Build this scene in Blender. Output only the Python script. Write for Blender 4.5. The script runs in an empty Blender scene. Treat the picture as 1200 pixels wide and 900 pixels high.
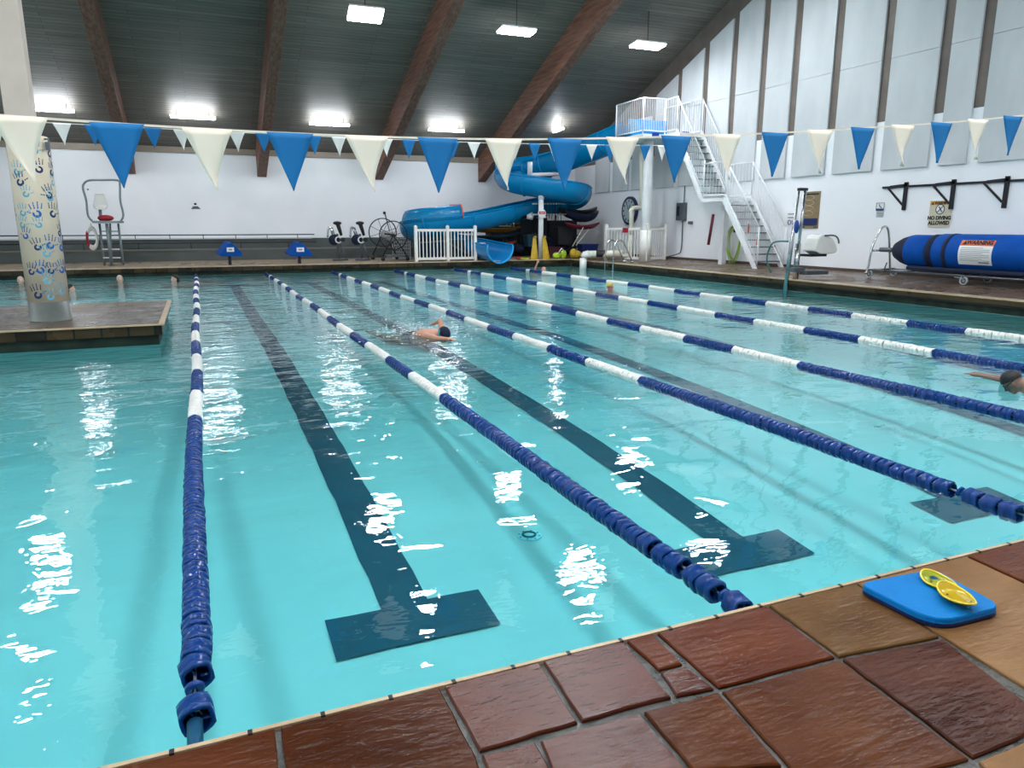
import bpy, bmesh, math, random
from math import sin, cos, pi, radians
from mathutils import Vector, Matrix
random.seed(7)
C = bpy.context.scene.collection
SC = bpy.context.scene
# ------------------------------------------------------------------ camera
F_PX, PITCH, YAW, EYE = 858.2, radians(12.277), radians(22.834), 1.6
cam = bpy.data.objects.new('camera', bpy.data.cameras.new('camera'))
C.objects.link(cam)
cam.location = (0, 0, EYE)
cam.rotation_euler = (pi/2 - PITCH, 0, -YAW)
cam.data.sensor_width = 36; cam.data.lens = 36*F_PX/1200; cam.data.clip_start = .05
SC.camera = cam
SC.view_settings.view_transform = 'Standard'; SC.view_settings.look = 'None'
SC.view_settings.gamma = 1; SC.view_settings.use_curve_mapping = False
SC.view_settings.exposure = 2.1
SC.cycles.use_denoising = True
SC.cycles.max_bounces = 8; SC.cycles.diffuse_bounces = 4; SC.cycles.transparent_max_bounces = 16
SC.cycles.sample_clamp_indirect = 6

# surveying helpers: the measured direction of a sight line, met with a plane of the building
def ray(u, v):
    x, y, z = u-600, 450-v, F_PX
    up = y*cos(PITCH)-z*sin(PITCH); f = z*cos(PITCH)+y*sin(PITCH)
    return Vector((f*sin(YAW)+x*cos(YAW), f*cos(YAW)-x*sin(YAW), up))
E0 = Vector((0, 0, EYE))
def onz(u, v, z): r = ray(u, v); return E0+r*((z-EYE)/r.z)
def onY(u, v, Y): r = ray(u, v); return E0+r*(Y/r.y)
def onX(u, v, X): r = ray(u, v); return E0+r*(X/r.x)

# ------------------------------------------------------------------ materials
MATS = {}
def mat(name, col, rough=.5, metal=0, col2=None, nscale=4, stretch=(1, 1, 1), bump=0, bscale=20, bstretch=None,
        contrast=(.35, .65), emit=0, trans=0, ior=1.45, coat=0, rough2=None, detail=5, spec=.5):
    if name in MATS: return MATS[name]
    m = bpy.data.materials.new(name); m.use_nodes = True; nt = m.node_tree; N = nt.nodes; L = nt.links
    b = N['Principled BSDF']
    b.inputs['Base Color'].default_value = (*col, 1); b.inputs['Roughness'].default_value = rough
    b.inputs['Specular IOR Level'].default_value = spec; b.inputs['Metallic'].default_value = metal; b.inputs['IOR'].default_value = ior
    if coat: b.inputs['Coat Weight'].default_value = coat; b.inputs['Coat Roughness'].default_value = .08
    if emit: b.inputs['Emission Color'].default_value = (*col, 1); b.inputs['Emission Strength'].default_value = emit
    if trans: b.inputs['Transmission Weight'].default_value = trans
    tc = N.new('ShaderNodeTexCoord')
    def noise(scale, st, det=5):
        mp = N.new('ShaderNodeMapping'); mp.inputs['Scale'].default_value = st
        L.new(tc.outputs['Object'], mp.inputs['Vector'])
        n = N.new('ShaderNodeTexNoise'); n.inputs['Scale'].default_value = scale; n.inputs['Detail'].default_value = det
        L.new(mp.outputs['Vector'], n.inputs['Vector']); return n
    # every surface gets at least a slight procedural variation
    if col2 is None and not emit: col2 = tuple(min(1, c*.93) for c in col)
    if col2 is not None:
        n = noise(nscale, stretch, detail); r = N.new('ShaderNodeValToRGB')
        r.color_ramp.elements[0].position = contrast[0]; r.color_ramp.elements[1].position = contrast[1]
        r.color_ramp.elements[0].color = (*col, 1); r.color_ramp.elements[1].color = (*col2, 1)
        L.new(n.outputs['Fac'], r.inputs['Fac']); L.new(r.outputs['Color'], b.inputs['Base Color'])
        if rough2 is not None:
            mr = N.new('ShaderNodeMapRange'); mr.inputs['From Min'].default_value = contrast[0]; mr.inputs['From Max'].default_value = contrast[1]
            mr.inputs['To Min'].default_value = rough; mr.inputs['To Max'].default_value = rough2
            L.new(n.outputs['Fac'], mr.inputs['Value']); L.new(mr.outputs['Result'], b.inputs['Roughness'])
    if bump:
        n = noise(bscale, bstretch or stretch, 6); bp = N.new('ShaderNodeBump'); bp.inputs['Strength'].default_value = bump
        bp.inputs['Distance'].default_value = .02
        L.new(n.outputs['Fac'], bp.inputs['Height']); L.new(bp.outputs['Normal'], b.inputs['Normal'])
    MATS[name] = m; return m

white_wall = mat('white_wall_paint', (.88, .90, .93), .55, col2=(.82, .85, .89), nscale=.6, bump=.05, bscale=30)
panel_white = mat('acoustic_panel_cloth', (.60, .63, .65), .8, col2=(.52, .555, .575), nscale=1.5, bump=.15, bscale=40, stretch=(1, 1, .4))
taupe = mat('taupe_wall_paint', (.17, .14, .12), .6, col2=(.13, .11, .095), nscale=2)
white_metal = mat('white_powder_coat', (.82, .84, .86), .35)
white_pvc = mat('white_plastic', (.80, .80, .76), .3)
cream_pipe = mat('cream_pipe_plastic', (.72, .70, .58), .35)
chrome = mat('brushed_steel', (.55, .58, .60), .22, 1)
light_steel = mat('light_grey_steel', (.22, .27, .29), .4, .3)
dark_metal = mat('dark_painted_steel', (.012, .014, .02), .4, .2)
grey_metal = mat('grey_metal', (.12, .14, .16), .4, .5)
black = mat('black_rubber', (.008, .009, .012), .5)
navy = mat('navy_fabric', (.006, .012, .04), .8)
blue_fabric = mat('royal_blue_cover', (.0, .075, .38), .7, spec=.2, col2=(.0, .062, .32), nscale=3, bump=.2, bscale=5)
blue_flag = mat('blue_flag_nylon', (.001, .17, .44), .7, col2=(.001, .15, .40), nscale=3)
white_flag = mat('cream_flag_nylon', (.95, .84, .70), .7, col2=(.92, .80, .65), nscale=3)
white_flag_far = mat('white_flag_nylon', (.80, .80, .76), .6)
slide_blue = mat('blue_gelcoat', (.001, .22, .48), .25, col2=(.001, .19, .42), nscale=1.5, coat=.15, spec=.3)
slide_in = mat('blue_gelcoat_inner', (.012, .26, .62), .2, coat=.4)
float_blue = mat('blue_float_plastic', (.001, .040, .20), .18, col2=(.001, .030, .15), nscale=8, spec=.3)
float_white = mat('white_float_plastic', (.78, .78, .74), .35)
rope_m = mat('steel_cable', (.35, .4, .45), .4, .5)
skin = mat('skin', (.55, .28, .19), .5, col2=(.48, .23, .15), nscale=9)
skin_pale = mat('pale_skin', (.66, .42, .33), .5)
red = mat('red_vinyl', (.35, .012, .03), .45)
orange = mat('orange_plastic', (.80, .10, .03), .45)
yellow = mat('yellow_plastic', (.62, .42, .03), .4, col2=(.5, .32, .03), nscale=6)
lime = mat('lime_plastic', (.42, .62, .03), .4)
brown_sign = mat('tan_poster', (.27, .20, .11), .7, col2=(.22, .16, .09), nscale=5)
sign_white = mat('white_sign', (.78, .80, .80), .5)
sign_cream = mat('cream_sign', (.60, .56, .42), .5)
sign_orange = mat('orange_sign', (.75, .14, .03), .5)
sign_amber = mat('amber_sign', (.62, .30, .04), .5)
ink = mat('black_ink', (.01, .012, .015), .6)
grey_ink = mat('grey_ink', (.2, .22, .24), .6)
blue_ink = mat('blue_ink', (.01, .05, .25), .6)
lamp_m = mat('lit_diffuser', (.92, .96, 1), emit=25)
lamp_hi = mat('lit_bright_diffuser', (.92, .96, 1), emit=46)
lamp_far = mat('lit_tube', (.92, .96, 1), emit=19)

# wood plank ceiling
def plank_mat():
    m = bpy.data.materials.new('grey_plank_ceiling'); m.use_nodes = True; N = m.node_tree.nodes; L = m.node_tree.links; b = N['Principled BSDF']
    tc = N.new('ShaderNodeTexCoord'); mp = N.new('ShaderNodeMapping'); L.new(tc.outputs['Object'], mp.inputs['Vector'])
    br = N.new('ShaderNodeTexBrick'); br.inputs['Scale'].default_value = 1; br.inputs['Brick Width'].default_value = 3.4; br.inputs['Row Height'].default_value = .14
    br.inputs['Mortar Size'].default_value = .008; br.offset = .37
    br.inputs['Color1'].default_value = (.175, .16, .135, 1); br.inputs['Color2'].default_value = (.13, .12, .10, 1); br.inputs['Mortar'].default_value = (.05, .052, .048, 1)
    L.new(mp.outputs['Vector'], br.inputs['Vector'])
    n = N.new('ShaderNodeTexNoise'); mp2 = N.new('ShaderNodeMapping'); mp2.inputs['Scale'].default_value = (.4, 6, 1); L.new(tc.outputs['Object'], mp2.inputs['Vector']); L.new(mp2.outputs['Vector'], n.inputs['Vector']); n.inputs['Scale'].default_value = 2; n.inputs['Detail'].default_value = 6
    mx = N.new('ShaderNodeMix'); mx.data_type = 'RGBA'; mx.blend_type = 'MULTIPLY'; mx.inputs['Factor'].default_value = .6
    r = N.new('ShaderNodeValToRGB'); r.color_ramp.elements[0].position = .3; r.color_ramp.elements[0].color = (.55, .55, .55, 1); r.color_ramp.elements[1].position = .7; r.color_ramp.elements[1].color = (1.2, 1.2, 1.2, 1)
    L.new(n.outputs['Fac'], r.inputs['Fac']); L.new(br.outputs['Color'], mx.inputs['A']); L.new(r.outputs['Color'], mx.inputs['B']); L.new(mx.outputs['Result'], b.inputs['Base Color'])
    bp = N.new('ShaderNodeBump'); bp.inputs['Strength'].default_value = .5; bp.inputs['Distance'].default_value = .01; bp.invert = True
    L.new(br.outputs['Fac'], bp.inputs['Height']); L.new(bp.outputs['Normal'], b.inputs['Normal']); b.inputs['Roughness'].default_value = .55
    return m
ceil_m = plank_mat()
beam_m = mat('brown_glulam', (.14, .062, .043), .5, spec=.25, col2=(.25, .125, .09), nscale=5, stretch=(3, .25, 3), bump=.15, bscale=12, bstretch=(4, .3, 4))

def brick_mat(name, c1, c2, mortar, w, hgt, rough, bump=.3, rot=(0, 0, 0), msize=.008):
    m = bpy.data.materials.new(name); m.use_nodes = True; N = m.node_tree.nodes; L = m.node_tree.links; b = N['Principled BSDF']
    tc = N.new('ShaderNodeTexCoord'); mp = N.new('ShaderNodeMapping'); mp.inputs['Rotation'].default_value = rot; L.new(tc.outputs['Object'], mp.inputs['Vector'])
    br = N.new('ShaderNodeTexBrick'); br.inputs['Scale'].default_value = 1; br.inputs['Brick Width'].default_value = w; br.inputs['Row Height'].default_value = hgt
    br.inputs['Mortar Size'].default_value = msize; br.inputs['Color1'].default_value = (*c1, 1); br.inputs['Color2'].default_value = (*c2, 1); br.inputs['Mortar'].default_value = (*mortar, 1)
    b.inputs['Specular IOR Level'].default_value = .25; br.inputs['Bias'].default_value = -.2
    L.new(mp.outputs['Vector'], br.inputs['Vector'])
    n = N.new('ShaderNodeTexNoise'); n.inputs['Scale'].default_value = 1.3; n.inputs['Detail'].default_value = 8; L.new(tc.outputs['Object'], n.inputs['Vector'])
    r = N.new('ShaderNodeValToRGB'); r.color_ramp.elements[0].position = .3; r.color_ramp.elements[0].color = (.6, .6, .6, 1); r.color_ramp.elements[1].position = .7; r.color_ramp.elements[1].color = (1.15, 1.15, 1.15, 1)
    mx = N.new('ShaderNodeMix'); mx.data_type = 'RGBA'; mx.blend_type = 'MULTIPLY'; mx.inputs['Factor'].default_value = 1
    L.new(n.outputs['Fac'], r.inputs['Fac']); L.new(br.outputs['Color'], mx.inputs['A']); L.new(r.outputs['Color'], mx.inputs['B']); L.new(mx.outputs['Result'], b.inputs['Base Color'])
    mr = N.new('ShaderNodeMapRange'); mr.inputs['From Min'].default_value = .35; mr.inputs['From Max'].default_value = .6; mr.inputs['To Min'].default_value = rough*.45; mr.inputs['To Max'].default_value = rough*1.3
    L.new(n.outputs['Fac'], mr.inputs['Value']); L.new(mr.outputs['Result'], b.inputs['Roughness'])
    n2 = N.new('ShaderNodeTexNoise'); n2.inputs['Scale'].default_value = 18; n2.inputs['Detail'].default_value = 5; L.new(tc.outputs['Object'], n2.inputs['Vector'])
    bp = N.new('ShaderNodeBump'); bp.inputs['Strength'].default_value = bump; bp.inputs['Distance'].default_value = .01
    L.new(n2.outputs['Fac'], bp.inputs['Height']); L.new(bp.outputs['Normal'], b.inputs['Normal'])
    return m
deck_m = brick_mat('brown_stone_deck', (.15, .098, .062), (.10, .064, .042), (.06, .045, .035), .6, .45, .38)
deck_far_m = brick_mat('tan_stone_deck', (.36, .28, .19), (.28, .21, .14), (.14, .11, .08), .6, .45, .5)
bleacher_m = mat('grey_concrete', (.065, .08, .08), .7, col2=(.095, .11, .11), nscale=1.5, bump=.2, bscale=20, stretch=(.5, 1, 1))
# coping bands: per tile colour through brick texture on the vertical faces (rotated so that rows run along z)
def band(name, rot): return brick_mat(name, (.02, .017, .012), (.085, .055, .022), (.01, .012, .011), .32, .6, .35, .5, rot, .012)
band_x = band('slate_band_facing_lanes', (pi/2, 0, 0)); band_y = band('slate_band_side', (pi/2, 0, pi/2))
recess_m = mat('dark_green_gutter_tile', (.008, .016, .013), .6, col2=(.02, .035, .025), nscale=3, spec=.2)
edge_m = mat('tan_bullnose_tile', (.55, .42, .28), .35, col2=(.42, .30, .18), nscale=5)
grout_m = mat('wet_dark_grout', (.045, .05, .045), .25, col2=(.10, .10, .09), nscale=14, bump=.5, bscale=40)
pool_m = mat('pale_pool_plaster', (.50, .67, .665), .6, col2=(.44, .63, .635), nscale=.8, detail=3, contrast=(.4, .7))
mark_m = mat('dark_lane_tile', (.004, .055, .10), .5, col2=(.006, .07, .12), nscale=3)

def water_mat():
    m = bpy.data.materials.new('pool_water_surface'); m.use_nodes = True; nt = m.node_tree; N = nt.nodes; L = nt.links
    N.remove(N['Principled BSDF']); out = N['Material Output']
    tc = N.new('ShaderNodeTexCoord')
    sep = N.new('ShaderNodeSeparateXYZ'); L.new(tc.outputs['Object'], sep.inputs[0])
    def ns(scale, st, det, rot=0, dist=0):
        mp = N.new('ShaderNodeMapping'); mp.inputs['Scale'].default_value = st; mp.inputs['Rotation'].default_value = (0, 0, rot); L.new(tc.outputs['Object'], mp.inputs['Vector'])
        n = N.new('ShaderNodeTexNoise'); n.inputs['Scale'].default_value = scale; n.inputs['Detail'].default_value = det; n.inputs['Distortion'].default_value = dist
        L.new(mp.outputs['Vector'], n.inputs['Vector']); return n.outputs['Fac']
    def mth(op, a, b):
        q = N.new('ShaderNodeMath'); q.operation = op
        for i, x in enumerate((a, b)):
            if isinstance(x, (int, float)): q.inputs[i].default_value = x
            else: L.new(x, q.inputs[i])
        return q.outputs[0]
    # the swimmers stir the far half more than the near one
    mr = N.new('ShaderNodeMapRange'); mr.inputs['From Min'].default_value = 4; mr.inputs['From Max'].default_value = 16; mr.inputs['To Min'].default_value = .12; mr.inputs['To Max'].default_value = 1.0
    L.new(sep.outputs['Y'], mr.inputs['Value'])
    patch = ns(.35, (1, 1, 1), 2)
    pr = N.new('ShaderNodeMapRange'); pr.inputs['From Min'].default_value = .4; pr.inputs['From Max'].default_value = .62; pr.inputs['To Min'].default_value = .35; pr.inputs['To Max'].default_value = 1.3
    L.new(patch, pr.inputs['Value'])
    swell = mth('MULTIPLY', ns(1.1, (.7, 1, 1), 2, .2, .6), .036)
    chop = mth('MULTIPLY', mth('MULTIPLY', ns(5, (.6, 1.1, 1), 3, -.15, .5), mr.outputs['Result']), .028)
    fine = mth('MULTIPLY', mth('MULTIPLY', ns(15, (.7, 1, 1), 2, .3), pr.outputs['Result']), .0009)
    hgt = mth('ADD', swell, mth('ADD', chop, fine))
    bp = N.new('ShaderNodeBump'); bp.inputs['Strength'].default_value = 1; bp.inputs['Distance'].default_value = 1.0
    L.new(hgt, bp.inputs['Height'])
    fr = N.new('ShaderNodeFresnel'); fr.inputs['IOR'].default_value = 1.42; L.new(bp.outputs['Normal'], fr.inputs['Normal'])
    tr = N.new('ShaderNodeBsdfTransparent'); tr.inputs['Color'].default_value = (.55, .93, .955, 1)
    gl = N.new('ShaderNodeBsdfGlossy'); gl.inputs['Roughness'].default_value = .008; gl.inputs['Color'].default_value = (.95, .98, 1, 1); L.new(bp.outputs['Normal'], gl.inputs['Normal'])
    mx = N.new('ShaderNodeMixShader'); L.new(fr.outputs[0], mx.inputs['Fac']); L.new(tr.outputs[0], mx.inputs[1]); L.new(gl.outputs[0], mx.inputs[2])
    L.new(mx.outputs[0], out.inputs['Surface'])
    return m
water_m = water_mat()

# ------------------------------------------------------------------ mesh builder
class MB:
    def __init__(s): s.v = []; s.f = []; s.m = []; s.mi = 0
    def add(s, vs, fs):
        o = len(s.v); s.v += [Vector(p) for p in vs]
        for f in fs: s.f.append([i+o for i in f]); s.m.append(s.mi)
        return s
    def box(s, c, d, R=None):
        x, y, z = d[0]/2, d[1]/2, d[2]/2
        vs = [Vector(p) for p in ((-x,-y,-z),(x,-y,-z),(x,y,-z),(-x,y,-z),(-x,-y,z),(x,-y,z),(x,y,z),(-x,y,z))]
        if R is not None: vs = [R @ p for p in vs]
        return s.add([p+Vector(c) for p in vs], [(0,3,2,1),(4,5,6,7),(0,1,5,4),(1,2,6,5),(2,3,7,6),(3,0,4,7)])
    def b2(s, a, b):
        a, b = Vector(a), Vector(b); return s.box((a+b)/2, [abs(x) for x in (b-a)])
    def bar(s, p, q, w, t=None, up=(0, 0, 1)):
        p, q = Vector(p), Vector(q); d = q-p; l = d.length; d.normalize(); t = t or w
        u = Vector(up); x = d.cross(u)
        if x.length < 1e-4: x = d.cross(Vector((1, 0, 0)))
        x.normalize(); z = x.cross(d)
        R = Matrix((x, d, z)).transposed()
        return s.box((p+q)/2, (w, l, t), R)
    def tube(s, pts, r, n=8, closed=False, caps=True):
        pts = [Vector(p) for p in pts]; k = len(pts); rs = r if isinstance(r, (list, tuple)) else [r]*k
        o = len(s.v); prev = None
        for i, p in enumerate(pts):
            a = pts[i-1] if (i or closed) else p; b = pts[(i+1) % k] if (i < k-1 or closed) else p
            d = (b-a); d = d.normalized() if d.length > 1e-9 else Vector((0, 0, 1))
            if prev is None:
                x = d.cross(Vector((0, 0, 1)));  x = x if x.length > 1e-3 else d.cross(Vector((1, 0, 0)))
            else: x = prev - d*prev.dot(d)
            x.normalize(); prev = x.copy(); y = d.cross(x)
            for j in range(n):
                t = 2*pi*j/n; s.v.append(p+(x*cos(t)+y*sin(t))*rs[i])
        for i in range(k if closed else k-1):
            for j in range(n):
                a = o+i*n+j; b = o+i*n+(j+1) % n; c = o+((i+1) % k)*n+(j+1) % n; d = o+((i+1) % k)*n+j
                s.f.append([a, b, c, d]); s.m.append(s.mi)
        if caps and not closed:
            s.f.append([o+j for j in range(n)][::-1]); s.m.append(s.mi)
            s.f.append([o+(k-1)*n+j for j in range(n)]); s.m.append(s.mi)
        return s
    def ell(s, c, r, nu=14, nv=9, R=None):
        c = Vector(c); r = (r, r, r) if not isinstance(r, (list, tuple)) else r
        vs = []; fs = []
        for i in range(nv+1):
            a = pi*i/nv
            for j in range(nu):
                b = 2*pi*j/nu; p = Vector((r[0]*sin(a)*cos(b), r[1]*sin(a)*sin(b), r[2]*cos(a)))
                vs.append((R @ p if R is not None else p)+c)
        for i in range(nv):
            for j in range(nu):
                fs.append((i*nu+j, (i+1)*nu+j, (i+1)*nu+(j+1) % nu, i*nu+(j+1) % nu))
        return s.add(vs, fs)
    def prism(s, poly, vec):
        n = len(poly); v = Vector(vec); vs = [Vector(p) for p in poly]+[Vector(p)+v for p in poly]
        return s.add(vs, [list(range(n))[::-1], list(range(n, 2*n))]+[(i, (i+1) % n, n+(i+1) % n, n+i) for i in range(n)])
    def lathe(s, prof, c, axis='z', n=24, ang=2*pi):
        c = Vector(c); vs = []; fs = []; k = len(prof)
        for j in range(n):
            t = ang*j/n
            for (r, h) in prof:
                p = (r*cos(t), r*sin(t), h) if axis == 'z' else ((r*cos(t), h, r*sin(t)) if axis == 'y' else (h, r*cos(t), r*sin(t)))
                vs.append(Vector(p)+c)
        for j in range(n):
            for i in range(k-1):
                fs.append((j*k+i, ((j+1) % n)*k+i, ((j+1) % n)*k+i+1, j*k+i+1))
        return s.add(vs, fs)
    def build(s, name, mats, parent=None, smooth=False, bevel=0, solid=0, rebase=True):
        mats = mats if isinstance(mats, (list, tuple)) else [mats]
        me = bpy.data.meshes.new(name)
        off = Vector((0, 0, 0)); q = parent
        while q is not None: off += q.location; q = q.parent
        base = off
        if parent is None and rebase:
            lo = [min(v[i] for v in s.v) for i in range(3)]; hi = [max(v[i] for v in s.v) for i in range(3)]
            base = Vector(((lo[0]+hi[0])/2, (lo[1]+hi[1])/2, lo[2]))
        me.from_pydata([tuple(v-base) for v in s.v], [], s.f)
        for m in mats: me.materials.append(m)
        for p, mi in zip(me.polygons, s.m): p.material_index = mi; p.use_smooth = smooth
        me.validate(); 
        bm = bmesh.new(); bm.from_mesh(me); bmesh.ops.recalc_face_normals(bm, faces=bm.faces); bm.to_mesh(me); bm.free()
        me.update()
        o = bpy.data.objects.new(name, me); C.objects.link(o)
        if parent is not None: o.parent = parent
        elif rebase: o.location = base
        if solid:
            md = o.modifiers.new('thick', 'SOLIDIFY'); md.thickness = solid; md.offset = 0
        if bevel:
            md = o.modifiers.new('bevel', 'BEVEL'); md.width = bevel; md.segments = 2; md.limit_method = 'ANGLE'
        return o
def tag(o, label, cat, group=None):
    o['label'] = label; o['category'] = cat
    if group: o['group'] = group
    return o
def thing(name, label, cat, loc, group=None):
    o = bpy.data.objects.new(name, None); C.objects.link(o); o.location = loc; o.empty_display_size = .2
    return tag(o, label, cat, group)
def struct(o): o['kind'] = 'structure'; return o
def copy_tree(o, parent=None):
    c = o.copy(); C.objects.link(c)
    if parent is not None: c.parent = parent
    for ch in list(o.children): copy_tree(ch, c)
    return c
def text(s, name, m, parent, p, xdir, ydir, size, align='CENTER', extrude=.0015, bold=0, sx=1):
    """words built as a mesh standing on the plane (xdir, ydir) at p"""
    cu = bpy.data.curves.new('words', 'FONT'); cu.body = s; cu.size = size; cu.align_x = align; cu.align_y = 'CENTER'; cu.extrude = extrude; cu.offset = bold
    t = bpy.data.objects.new('words', cu); C.objects.link(t)
    bpy.context.view_layer.update()
    me = bpy.data.meshes.new_from_object(t.evaluated_get(bpy.context.evaluated_depsgraph_get()))
    bpy.data.objects.remove(t)
    x, y = Vector(xdir).normalized(), Vector(ydir).normalized(); z = x.cross(y)
    off = Vector((0, 0, 0)); q = parent
    while q is not None: off += q.location; q = q.parent
    R = Matrix((x*sx, y, z)).transposed()
    for v in me.vertices: v.co = R @ v.co + Vector(p) - off
    me.materials.clear(); me.materials.append(m)
    o = bpy.data.objects.new(name, me); C.objects.link(o); o.parent = parent; return o

# ------------------------------------------------------------------ setting dimensions
DZ = .28                      # deck above the water
XW, YF = 16.2, 31.0           # side wall, far wall
XP, YN, YE = 13.36, 1.85, 25.8   # pool edges
XL = -12.0; YB = -8.0
RIDGE = 8.0
def zc(Y): return 4.4+.40*(YF-Y) if Y > RIDGE else 4.4+.40*(YF-RIDGE)-.40*(RIDGE-Y)
def zdeck(X): return DZ+max(0, X-XP)*.09/(XW-XP)
FD = .55                      # floor of the shallow pool as it reads through the water

# pool basin
def zfl(y):
    # apparent depth: floor shaped to imitate refraction, rising away from the near wall
    return -max(.20, min(.62, 1.1*math.tan(math.asin(sin(math.atan2(max(y, .5), 1.8))/1.333))*1.8/max(y, .5)))
mb = MB(); ysl = [YN+(YE-YN)*(i/60)**1.6 for i in range(61)]
mb.add([(XL, y, zfl(y)) for y in ysl]+[(XP, y, zfl(y)) for y in ysl]+[(XL, y, -.95) for y in ysl]+[(XP, y, -.95) for y in ysl],
       [(i, i+1, 62+i, 61+i) for i in range(60)]+[(122+i, 122+i+1, 183+i+1, 183+i) for i in range(60)]+[(i, i+1, 123+i, 122+i) for i in range(60)]+[(61+i, 62+i, 184+i, 183+i) for i in range(60)]+[(0, 61, 183, 122), (60, 121, 243, 182)])
struct(mb.build('floor_pool', pool_m, smooth=False, rebase=False))
mb = MB(); mb.b2((XL, YN-.3, -FD-.3), (XP+.3, YN, .0)); mb.b2((XL, YE, -FD-.3), (XP+.3, YE+.3, 0)); mb.b2((XP, YN, -FD-.3), (XP+.3, YE, 0)); mb.b2((XL-.3, YN, -FD-.3), (XL, YE, 0))
struct(mb.build('wall_pool', pool_m, rebase=False))
# water surface
mb = MB(); nx, ny = 2, 2
mb.add([(XL, YN, 0), (XP, YN, 0), (XP, YE, 0), (XL, YE, 0)], [(0, 1, 2, 3)])
w = mb.build('pool_water', water_m, rebase=False); tag(w, 'clear turquoise water filling the whole lap pool', 'water'); w['kind'] = 'stuff'

# lane markings (flat tile strips laid in the floor), edges wobbled to imitate ripple refraction
def marking(xc, w, y0, y1, bar, tee=True):
    mb = MB(); n = 90; L_ = []; R_ = []; zf_ = lambda y: zfl(y)+.008
    for i in range(n+1):
        y = y0+(y1-y0)*i/n
        z = zf_(y); j = .005*sin(y*5.1+xc)+.004*sin(y*11.3)
        L_.append((xc-w/2+j, y, z)); R_.append((xc+w/2+j*.7, y, z))
    mb.add(L_+R_, [(i, i+1, n+2+i, n+1+i) for i in range(n)])
    for yy in ((y0, y1-.32) if tee else ()):
        m = 14; A = []; B = []
        for i in range(m+1):
            x = xc-bar/2+bar*i/m
            ya_ = yy+.005*sin(x*9); yb_ = yy+.35+.007*sin(x*7); A.append((x, ya_, zf_(ya_)+.003)); B.append((x, yb_, zf_(yb_)+.003))
        mb.add(A+B, [(i, i+1, m+2+i, m+1+i) for i in range(m)])
    return mb
marks = MB()
MX = [.90, 3.13, 5.30, 7.45, 9.66, 12.0]
for i, x in enumerate(MX):
    m_ = marking(x, .27, 3.34, 23.9, .88); marks.add(m_.v, m_.f)
struct(marks.build('trim_1', mark_m, rebase=False))

# deck slabs (setting)
mb = MB(); mb.b2((XL-.3, YE+.12, -.9), (XP+.12, YF, DZ)); struct(mb.build('floor_far', deck_far_m, rebase=False))
mb = MB(); mb.prism([(XP+.12, YN-.0, -.9), (XW+.1, YN, -.9), (XW+.1, YN, zdeck(XW)), (XP+.12, YN, DZ)], (0, YF-YN, 0)); struct(mb.build('floor_right', deck_m, rebase=False))
# coping around the pool: slate band, dark recess, tan bullnose
def coping(name, a, b, nrm, band_m):
    """a->b along the edge at water level, nrm points to the water"""
    a, b, nv = Vector(a), Vector(b), Vector(nrm); mb = MB()
    def slab(z0, z1, o0, o1, mi):
        mb.mi = mi
        p = [a+nv*o0, b+nv*o0, b+nv*o1, a+nv*o1]; p = [Vector((q.x, q.y, z0)) for q in p]
        mb.prism(p, (0, 0, z1-z0))
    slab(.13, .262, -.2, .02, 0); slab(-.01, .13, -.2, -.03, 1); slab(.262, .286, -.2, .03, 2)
    mb.mi = 2
    return struct(mb.build(name, [band_m, recess_m, edge_m], rebase=False))
coping('trim_2', (XL, YE, 0), (XP, YE, 0), (0, -1, 0), band_x)
coping('trim_3', (XP, YE, 0), (XP, YN, 0), (-1, 0, 0), band_y)
# near coping: thin tan lip seen from above, black joints
mb = MB()
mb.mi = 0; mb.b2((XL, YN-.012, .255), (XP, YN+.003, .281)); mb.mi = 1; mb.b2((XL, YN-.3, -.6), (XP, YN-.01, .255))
mb.mi = 2; x = -1.5
while x < 8: mb.box((x, YN-.006, .278), (.012, .018, .008)); x += .19
struct(mb.build('trim_4', [edge_m, recess_m, black], rebase=False))

# near flagstone floor, each stone a raised irregular slab in wet grout
mb = MB(); mb.b2((XL, YB, -.3), (XW+.1, YN-.012, DZ-.012)); struct(mb.build('floor_near', grout_m, rebase=False))
stone_c = {
 'a': ((.10, .035, .014), (.19, .075, .03)), 'b': ((.085, .03, .012), (.15, .06, .02)), 'c': ((.13, .04, .025), (.20, .075, .05)),
 'd': ((.15, .05, .04), (.22, .09, .075)), 'e': ((.20, .075, .03), (.26, .11, .045)), 'f': ((.19, .06, .025), (.25, .095, .04)),
 'g': ((.22, .155, .06), (.33, .25, .12)), 'h': ((.42, .32, .17), (.52, .42, .25)), 'i': ((.14, .055, .02), (.23, .11, .045)), 'j': ((.085, .03, .018), (.16, .065, .035))}
smat = {k: mat('flagstone_'+k, tuple(c*q for c, q in zip(v[0], (.40, .25, .17))), .10, col2=tuple(c*q for c, q in zip(v[1], (.46, .31, .22))), spec=.4 if k in 'cd' else .15, nscale=2.6, stretch=(1, 2.2, 1), rough2=.22, bump=.36, bscale=13, bstretch=(1.0, 3.2, 1), contrast=(.3, .7), detail=8) for k, v in stone_c.items()}
keys = list(smat); stones = MB()
P = {}
edge = lambda u: (u, 897-.2477*(u-130)+1.0)
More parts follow.
